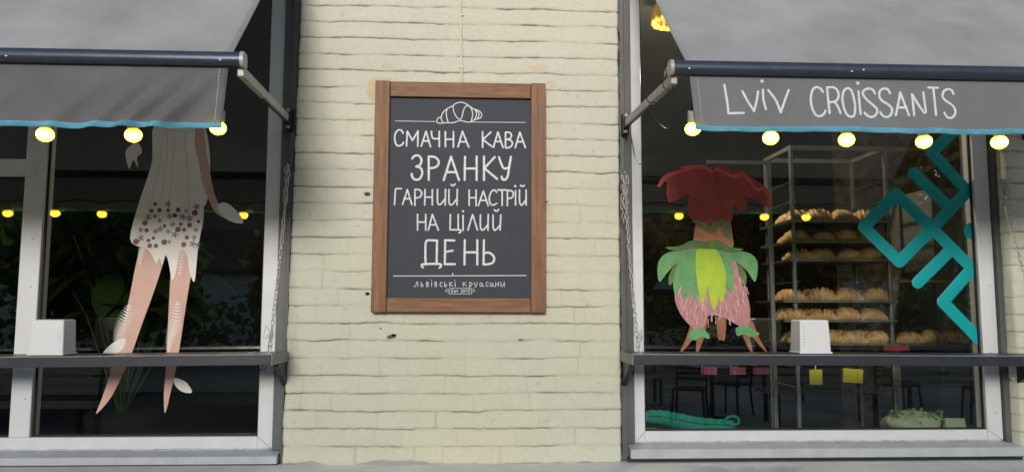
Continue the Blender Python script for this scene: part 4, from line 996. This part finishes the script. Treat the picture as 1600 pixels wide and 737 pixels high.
# lettering read from behind: a clear panel with the words facing the room
fc = thing('reversed_lettering', 'small grey mirrored lettering on a clear panel behind the red flower sticker', 'sign', tuple(at(1112, 515, .45)))
MB().box(*[q for q in (at(1088, 530, .45).x, at(1136, 530, .45).x)], .46, .464, at(1100, 528, .45).z, at(1100, 503, .45).z).build('clear_panel', 'glass', fc)
L = {'f': [('s', [(6,0),(3,0),(2,3),(2,10)]), ('l', [(0,4),(5,4)])], 'r': [('l', [(0,4),(0,10)]), ('s', [(0,6),(2,4),(5,4)])],
     'e': [('s', [(0,7),(5,7),(4,4),(1,4),(0,7),(2,10),(5,9)])], 'c': [('s', [(5,4.6),(2,4),(0,7),(2,10),(5,9.4)])], 'o': [('s', [(2.5,4),(0,7),(2.5,10),(5,7),(2.5,4)])]}
mb = MB()
for wd, x0, y0 in (('free', 1134, 505), ('coffee', 1130, 516)):
    for i, ch in enumerate(wd): letters(mb, L[ch], lambda a, b, i=i, x0=x0, y0=y0: at(x0-i*6.4-a*.95, y0+b*1.0, .459), .0042, .459, 0)
mb.build('lettering', 'plasticgrey', fc)
# plant behind the left window
def leafcards(n, c, rad, size, rr, squash=1.0, hollow=.25):
    mb = MB()
    for k in range(n):
        while True:
            p = Vector((rr.uniform(-1, 1), rr.uniform(-1, 1), rr.uniform(-1, 1)))
            if hollow < p.length < 1: break
        p = Vector((p.x*rad[0], p.y*rad[1], p.z*rad[2]))+Vector(c); d = Vector((rr.uniform(-1, 1), rr.uniform(-1, 1), rr.uniform(-.6, 1))).normalized(); e = d.cross(Vector((rr.uniform(-1, 1), rr.uniform(-1, 1), rr.uniform(-1, 1)))).normalized(); s = size*rr.uniform(.6, 1.4)
        mb.add([p, p+d*s*.5+e*s*.3, p+d*s, p+d*s*.5-e*s*.3], [(0, 1, 2, 3)])
    return mb
rr = random.Random(21)
pp = thing('potted_plant', 'dim large-leaved green plant inside the left window', 'plant', (-2.2, 1.5, .45))
MB().lathe([(.14, 0), (.2, .38), (.21, .4), (.19, .4)], (-2.2, 1.5, .45), 20).build('pot', 'roomfloor', pp, smooth=40)
mb = MB()
for k in range(26):
    a = rr.random()*6.28; h = rr.uniform(.5, 1.15); q = rr.uniform(.15, .5); e = Vector((-2.2+q*math.cos(a), 1.5+q*math.sin(a)*.6, .85+h)); d = Vector((math.cos(a), math.sin(a)*.6, rr.uniform(-.6, .4))).normalized(); n = d.cross(Vector((0, 0, 1))).normalized(); L_ = rr.uniform(.22, .38)
    pts = [e+d*L_*t_+n*(s*L_*.3*math.sin(math.pi*t_)**.8)-Vector((0, 0, .12*t_*t_)) for s, ts_ in ((1, (0, .25, .5, .75, 1)), (-1, (.75, .5, .25))) for t_ in ts_]
    mb.add(pts, [(0, 1, 7), (1, 2, 6, 7), (2, 3, 5, 6), (3, 4, 5)]); mb.tube([(-2.2, 1.5, .82), tuple(Vector((-2.2, 1.5, .82)).lerp(e, .6)+Vector((0, 0, .1))), tuple(e)], .006, 5)
mb.build('leaves', 'leaf', pp)

# ------------------------------------------------------------------ the street opposite (what the panes reflect)
rr = random.Random(33)
def tree(label, x, y, h, cr, m, n=2200):
    t = thing('street_tree', label, 'tree', (x, y, 0), 'trees across the street')
    mb = MB(); mb.tube([(x, y, -.05), (x+.05, y, h*.25), (x-.05, y+.05, h*.5), (x+.05, y, h*.8)], [.18, .14, .11, .04], 10)
    for k in range(7):
        a = rr.random()*6.28; z = h*rr.uniform(.35, .6); mb.tube([(x, y, z), (x+cr*.35*math.cos(a), y+cr*.35*math.sin(a), z+.5), (x+cr*.7*math.cos(a), y+cr*.7*math.sin(a), z+1.3)], [.06, .04, .015], 6)
    mb.build('trunk', 'bark', t, smooth=True)
    leafcards(n, (x, y, h*.64), (cr, cr, h*.40), .34, rr).build('crown', m, t)
for i, (x, y, h, cr, m) in enumerate(((-12, -13.5, 3.9, 1.9, 'leaf'), (-7.6, -12.6, 3.8, 1.8, 'leaf'), (-3.4, -14.5, 3.8, 1.9, 'leafb'), (2.2, -13, 3.8, 1.8, 'leafb'), (6.4, -13.4, 5.3, 2.4, 'leafb'), (10.2, -12.8, 6.4, 2.5, 'leafb'), (14, -13.5, 7.0, 2.6, 'leafb'), (18, -14, 7, 2.7, 'leafb'))):
    tree(('green' if m == 'leaf' else 'brownish') + ' street tree mirrored in the window panes', x, y, h, cr, m)
rw = thing('sky_blocking_row', 'long low brown building added to block the mirrored sky behind the trees', 'building', (0, -31, 0))  # unseen row, added to keep bright sky out of the pane reflections
MB().box(-60, 60, -36, -31, -.1, 6.0).build('wall', mat('sky_blocking_brown', (.26, .21, .16), .85, noise=(.5, .4), bump=(8, .6)), rw); MB().box(-60.3, 60.3, -36.3, -30.7, 6.0, 6.3).build('roof', 'roof', rw)  # wall and roof of the added sky-blocking row
for x in range(-50, 51, 5): MB().box(x, x+1.6, -30.99, -30.95, 1.2, 2.9).build('window', 'winglass' if x % 2 else 'render', rw)  # windows of the added sky-blocking row
hd = thing('clipped_hedge', 'dark green hedge mirrored low in the window panes', 'hedge', (2, -16.5, 0))
mb = MB()
for k in range(36): mb.v, mb.f = mb.v, mb.f; q = leafcards(110, (-16+k, -16.5, .9), (.75, .5, .95), .28, rr, hollow=0); mb.add(q.v, q.f)
mb.build('foliage', 'leaf', hd)
bh = thing('far_house', 'pale house with a tiled roof mirrored in the panes', 'building', (-10, -23, 0))
MB().box(-17, -4, -26, -20, 0, 2.6).build('wall', 'render', bh); MB().add([(-17.4, -19.6, 2.6), (-3.6, -19.6, 2.6), (-3.6, -26.4, 2.6), (-17.4, -26.4, 2.6), (-17.4, -23, 4.2), (-3.6, -23, 4.2)], [(0,1,5,4), (2,3,4,5), (1,2,5), (3,0,4), (3,2,1,0)]).build('roof', 'roof', bh)
for x in (-15.5, -12.5, -9.5, -6.5): MB().box(x, x+1.3, -19.99, -19.95, .9, 2.1).build('window', 'winglass', bh)
bh2 = thing('far_building', 'long pale building mirrored in the right pane', 'building', (14, -26, 0))
MB().box(5, 24, -30, -23, 0, 2.8).build('wall', 'render', bh2); MB().box(4.8, 24.2, -30.2, -22.8, 2.8, 3.1).build('roof', 'roof', bh2)
for x in range(6, 23, 3):
    MB().box(x, x+1.4, -22.99, -22.95, .9, 2.2).build('window', 'winglass', bh2)
def bench(x, y):
    t = thing('slatted_bench', '', 'bench', (x, y, 0), 'benches on the far side of the pavement')
    for k in range(4): MB().box(x-.8, x+.8, y-.22+.11*k, y-.13+.11*k, .42, .455).build('slat', 'slat', t)
    for k in range(4): MB().box(x-.8, x+.8, y-.30-.02*k, y-.27-.02*k, .52+.11*k, .60+.11*k).build('slat', 'slat', t)
    for s in (-.65, .65):
        q = MB(); q.box(x+s-.025, x+s+.025, y-.22, y+.2, .38, .419); q.box(x+s-.025, x+s+.025, y+.15, y+.2, .0, .38); q.box(x+s-.025, x+s+.025, y-.26, y-.21, .0, .38)
        q.bar((x+s, y-.25, .36), (x+s, y-.345, .95), .05, .03, (1, 0, 0)); q.build('leg_frame', 'darkmetal', t)
    return t
b0 = bench(-4.9, -5.1); b0['label'] = 'slatted bench mirrored low in the left pane'
for x, y, lab in ((4.6, -6.4, 'slatted bench mirrored low in the right pane behind the yellow cards'), (7.4, -8.2, 'slatted bench on the pale paving near the railing'), (2.3, -8.6, 'slatted bench mirrored behind the teal cloth')):
    b1 = copy_tree(b0); b1.location = (x, y, 0); b1['label'] = lab
fn = thing('railing', 'pale mesh railing mirrored low in the right pane', 'fence', (7, -11.9, 0))
for x in np.arange(2, 14.1, 1.5): MB().box(x-.03, x+.03, -11.93, -11.87, 0, 1.05).build('post', 'kerb', fn)
q = MB()
for x in np.arange(2, 14, .14): q.box(x, x+.02, -11.91, -11.89, .12, .98)
for z in (.1, .99): q.box(2, 14, -11.92, -11.88, z, z+.03)
q.build('mesh_panel', 'kerb', fn)

def chair(x, y, a):
    t = thing('terrace_chair', '', 'chair', (x, y, 0), 'terrace chairs on the pale paving')
    MB().box(x-.21, x+.21, y-.21, y+.21, .43, .46).build('seat', 'darkmetal', t)
    q = MB()
    for k in range(5): q.box(x-.2, x+.2, y-.215, y-.2, .54+.07*k, .585+.07*k)
    q.build('backrest', 'darkmetal', t)
    for i in (-1, 1):
        for j in (-1, 1): MB().bar((x+.19*i, y+.19*j, .43), (x+.22*i, y+.22*j, 0), .025, .025).build('leg', 'darkmetal', t)
        MB().box(x+.2*i-.012, x+.2*i+.012, y-.23, y-.206, .4, .9).build('back_post', 'darkmetal', t)
    t.rotation_euler.z = a; return t
c0 = chair(2.9, -6.6, .4); c0['label'] = 'terrace chair mirrored low beside the pink cards'
for x, y, a, lab in ((3.7, -7.3, 2.4, 'terrace chair turned towards the street in the mirrored terrace'), (6.0, -7.0, -.5, 'terrace chair mirrored under the lowest tray'), (6.9, -6.5, 1.9, 'terrace chair mirrored beside the right window stile'), (5.2, -9.0, 3.3, 'farthest terrace chair mirrored near the railing')):
    c1 = copy_tree(c0); c1.location = (x, y, 0); c1.rotation_euler.z = a; c1['label'] = lab
tt = thing('terrace_table', 'round terrace table mirrored low behind the glass', 'table', (3.3, -6.9, 0))
MB().lathe([(.36, .72), (.37, .73), (.37, .745), (.36, .75)], (3.3, -6.9, 0), 28).build('table_top', 'render', tt, smooth=40)
MB().lathe([(.2, .0), (.2, .02), (.03, .05), (.025, .715)], (3.3, -6.9, 0), 16).build('pedestal', 'darkmetal', tt, smooth=40)
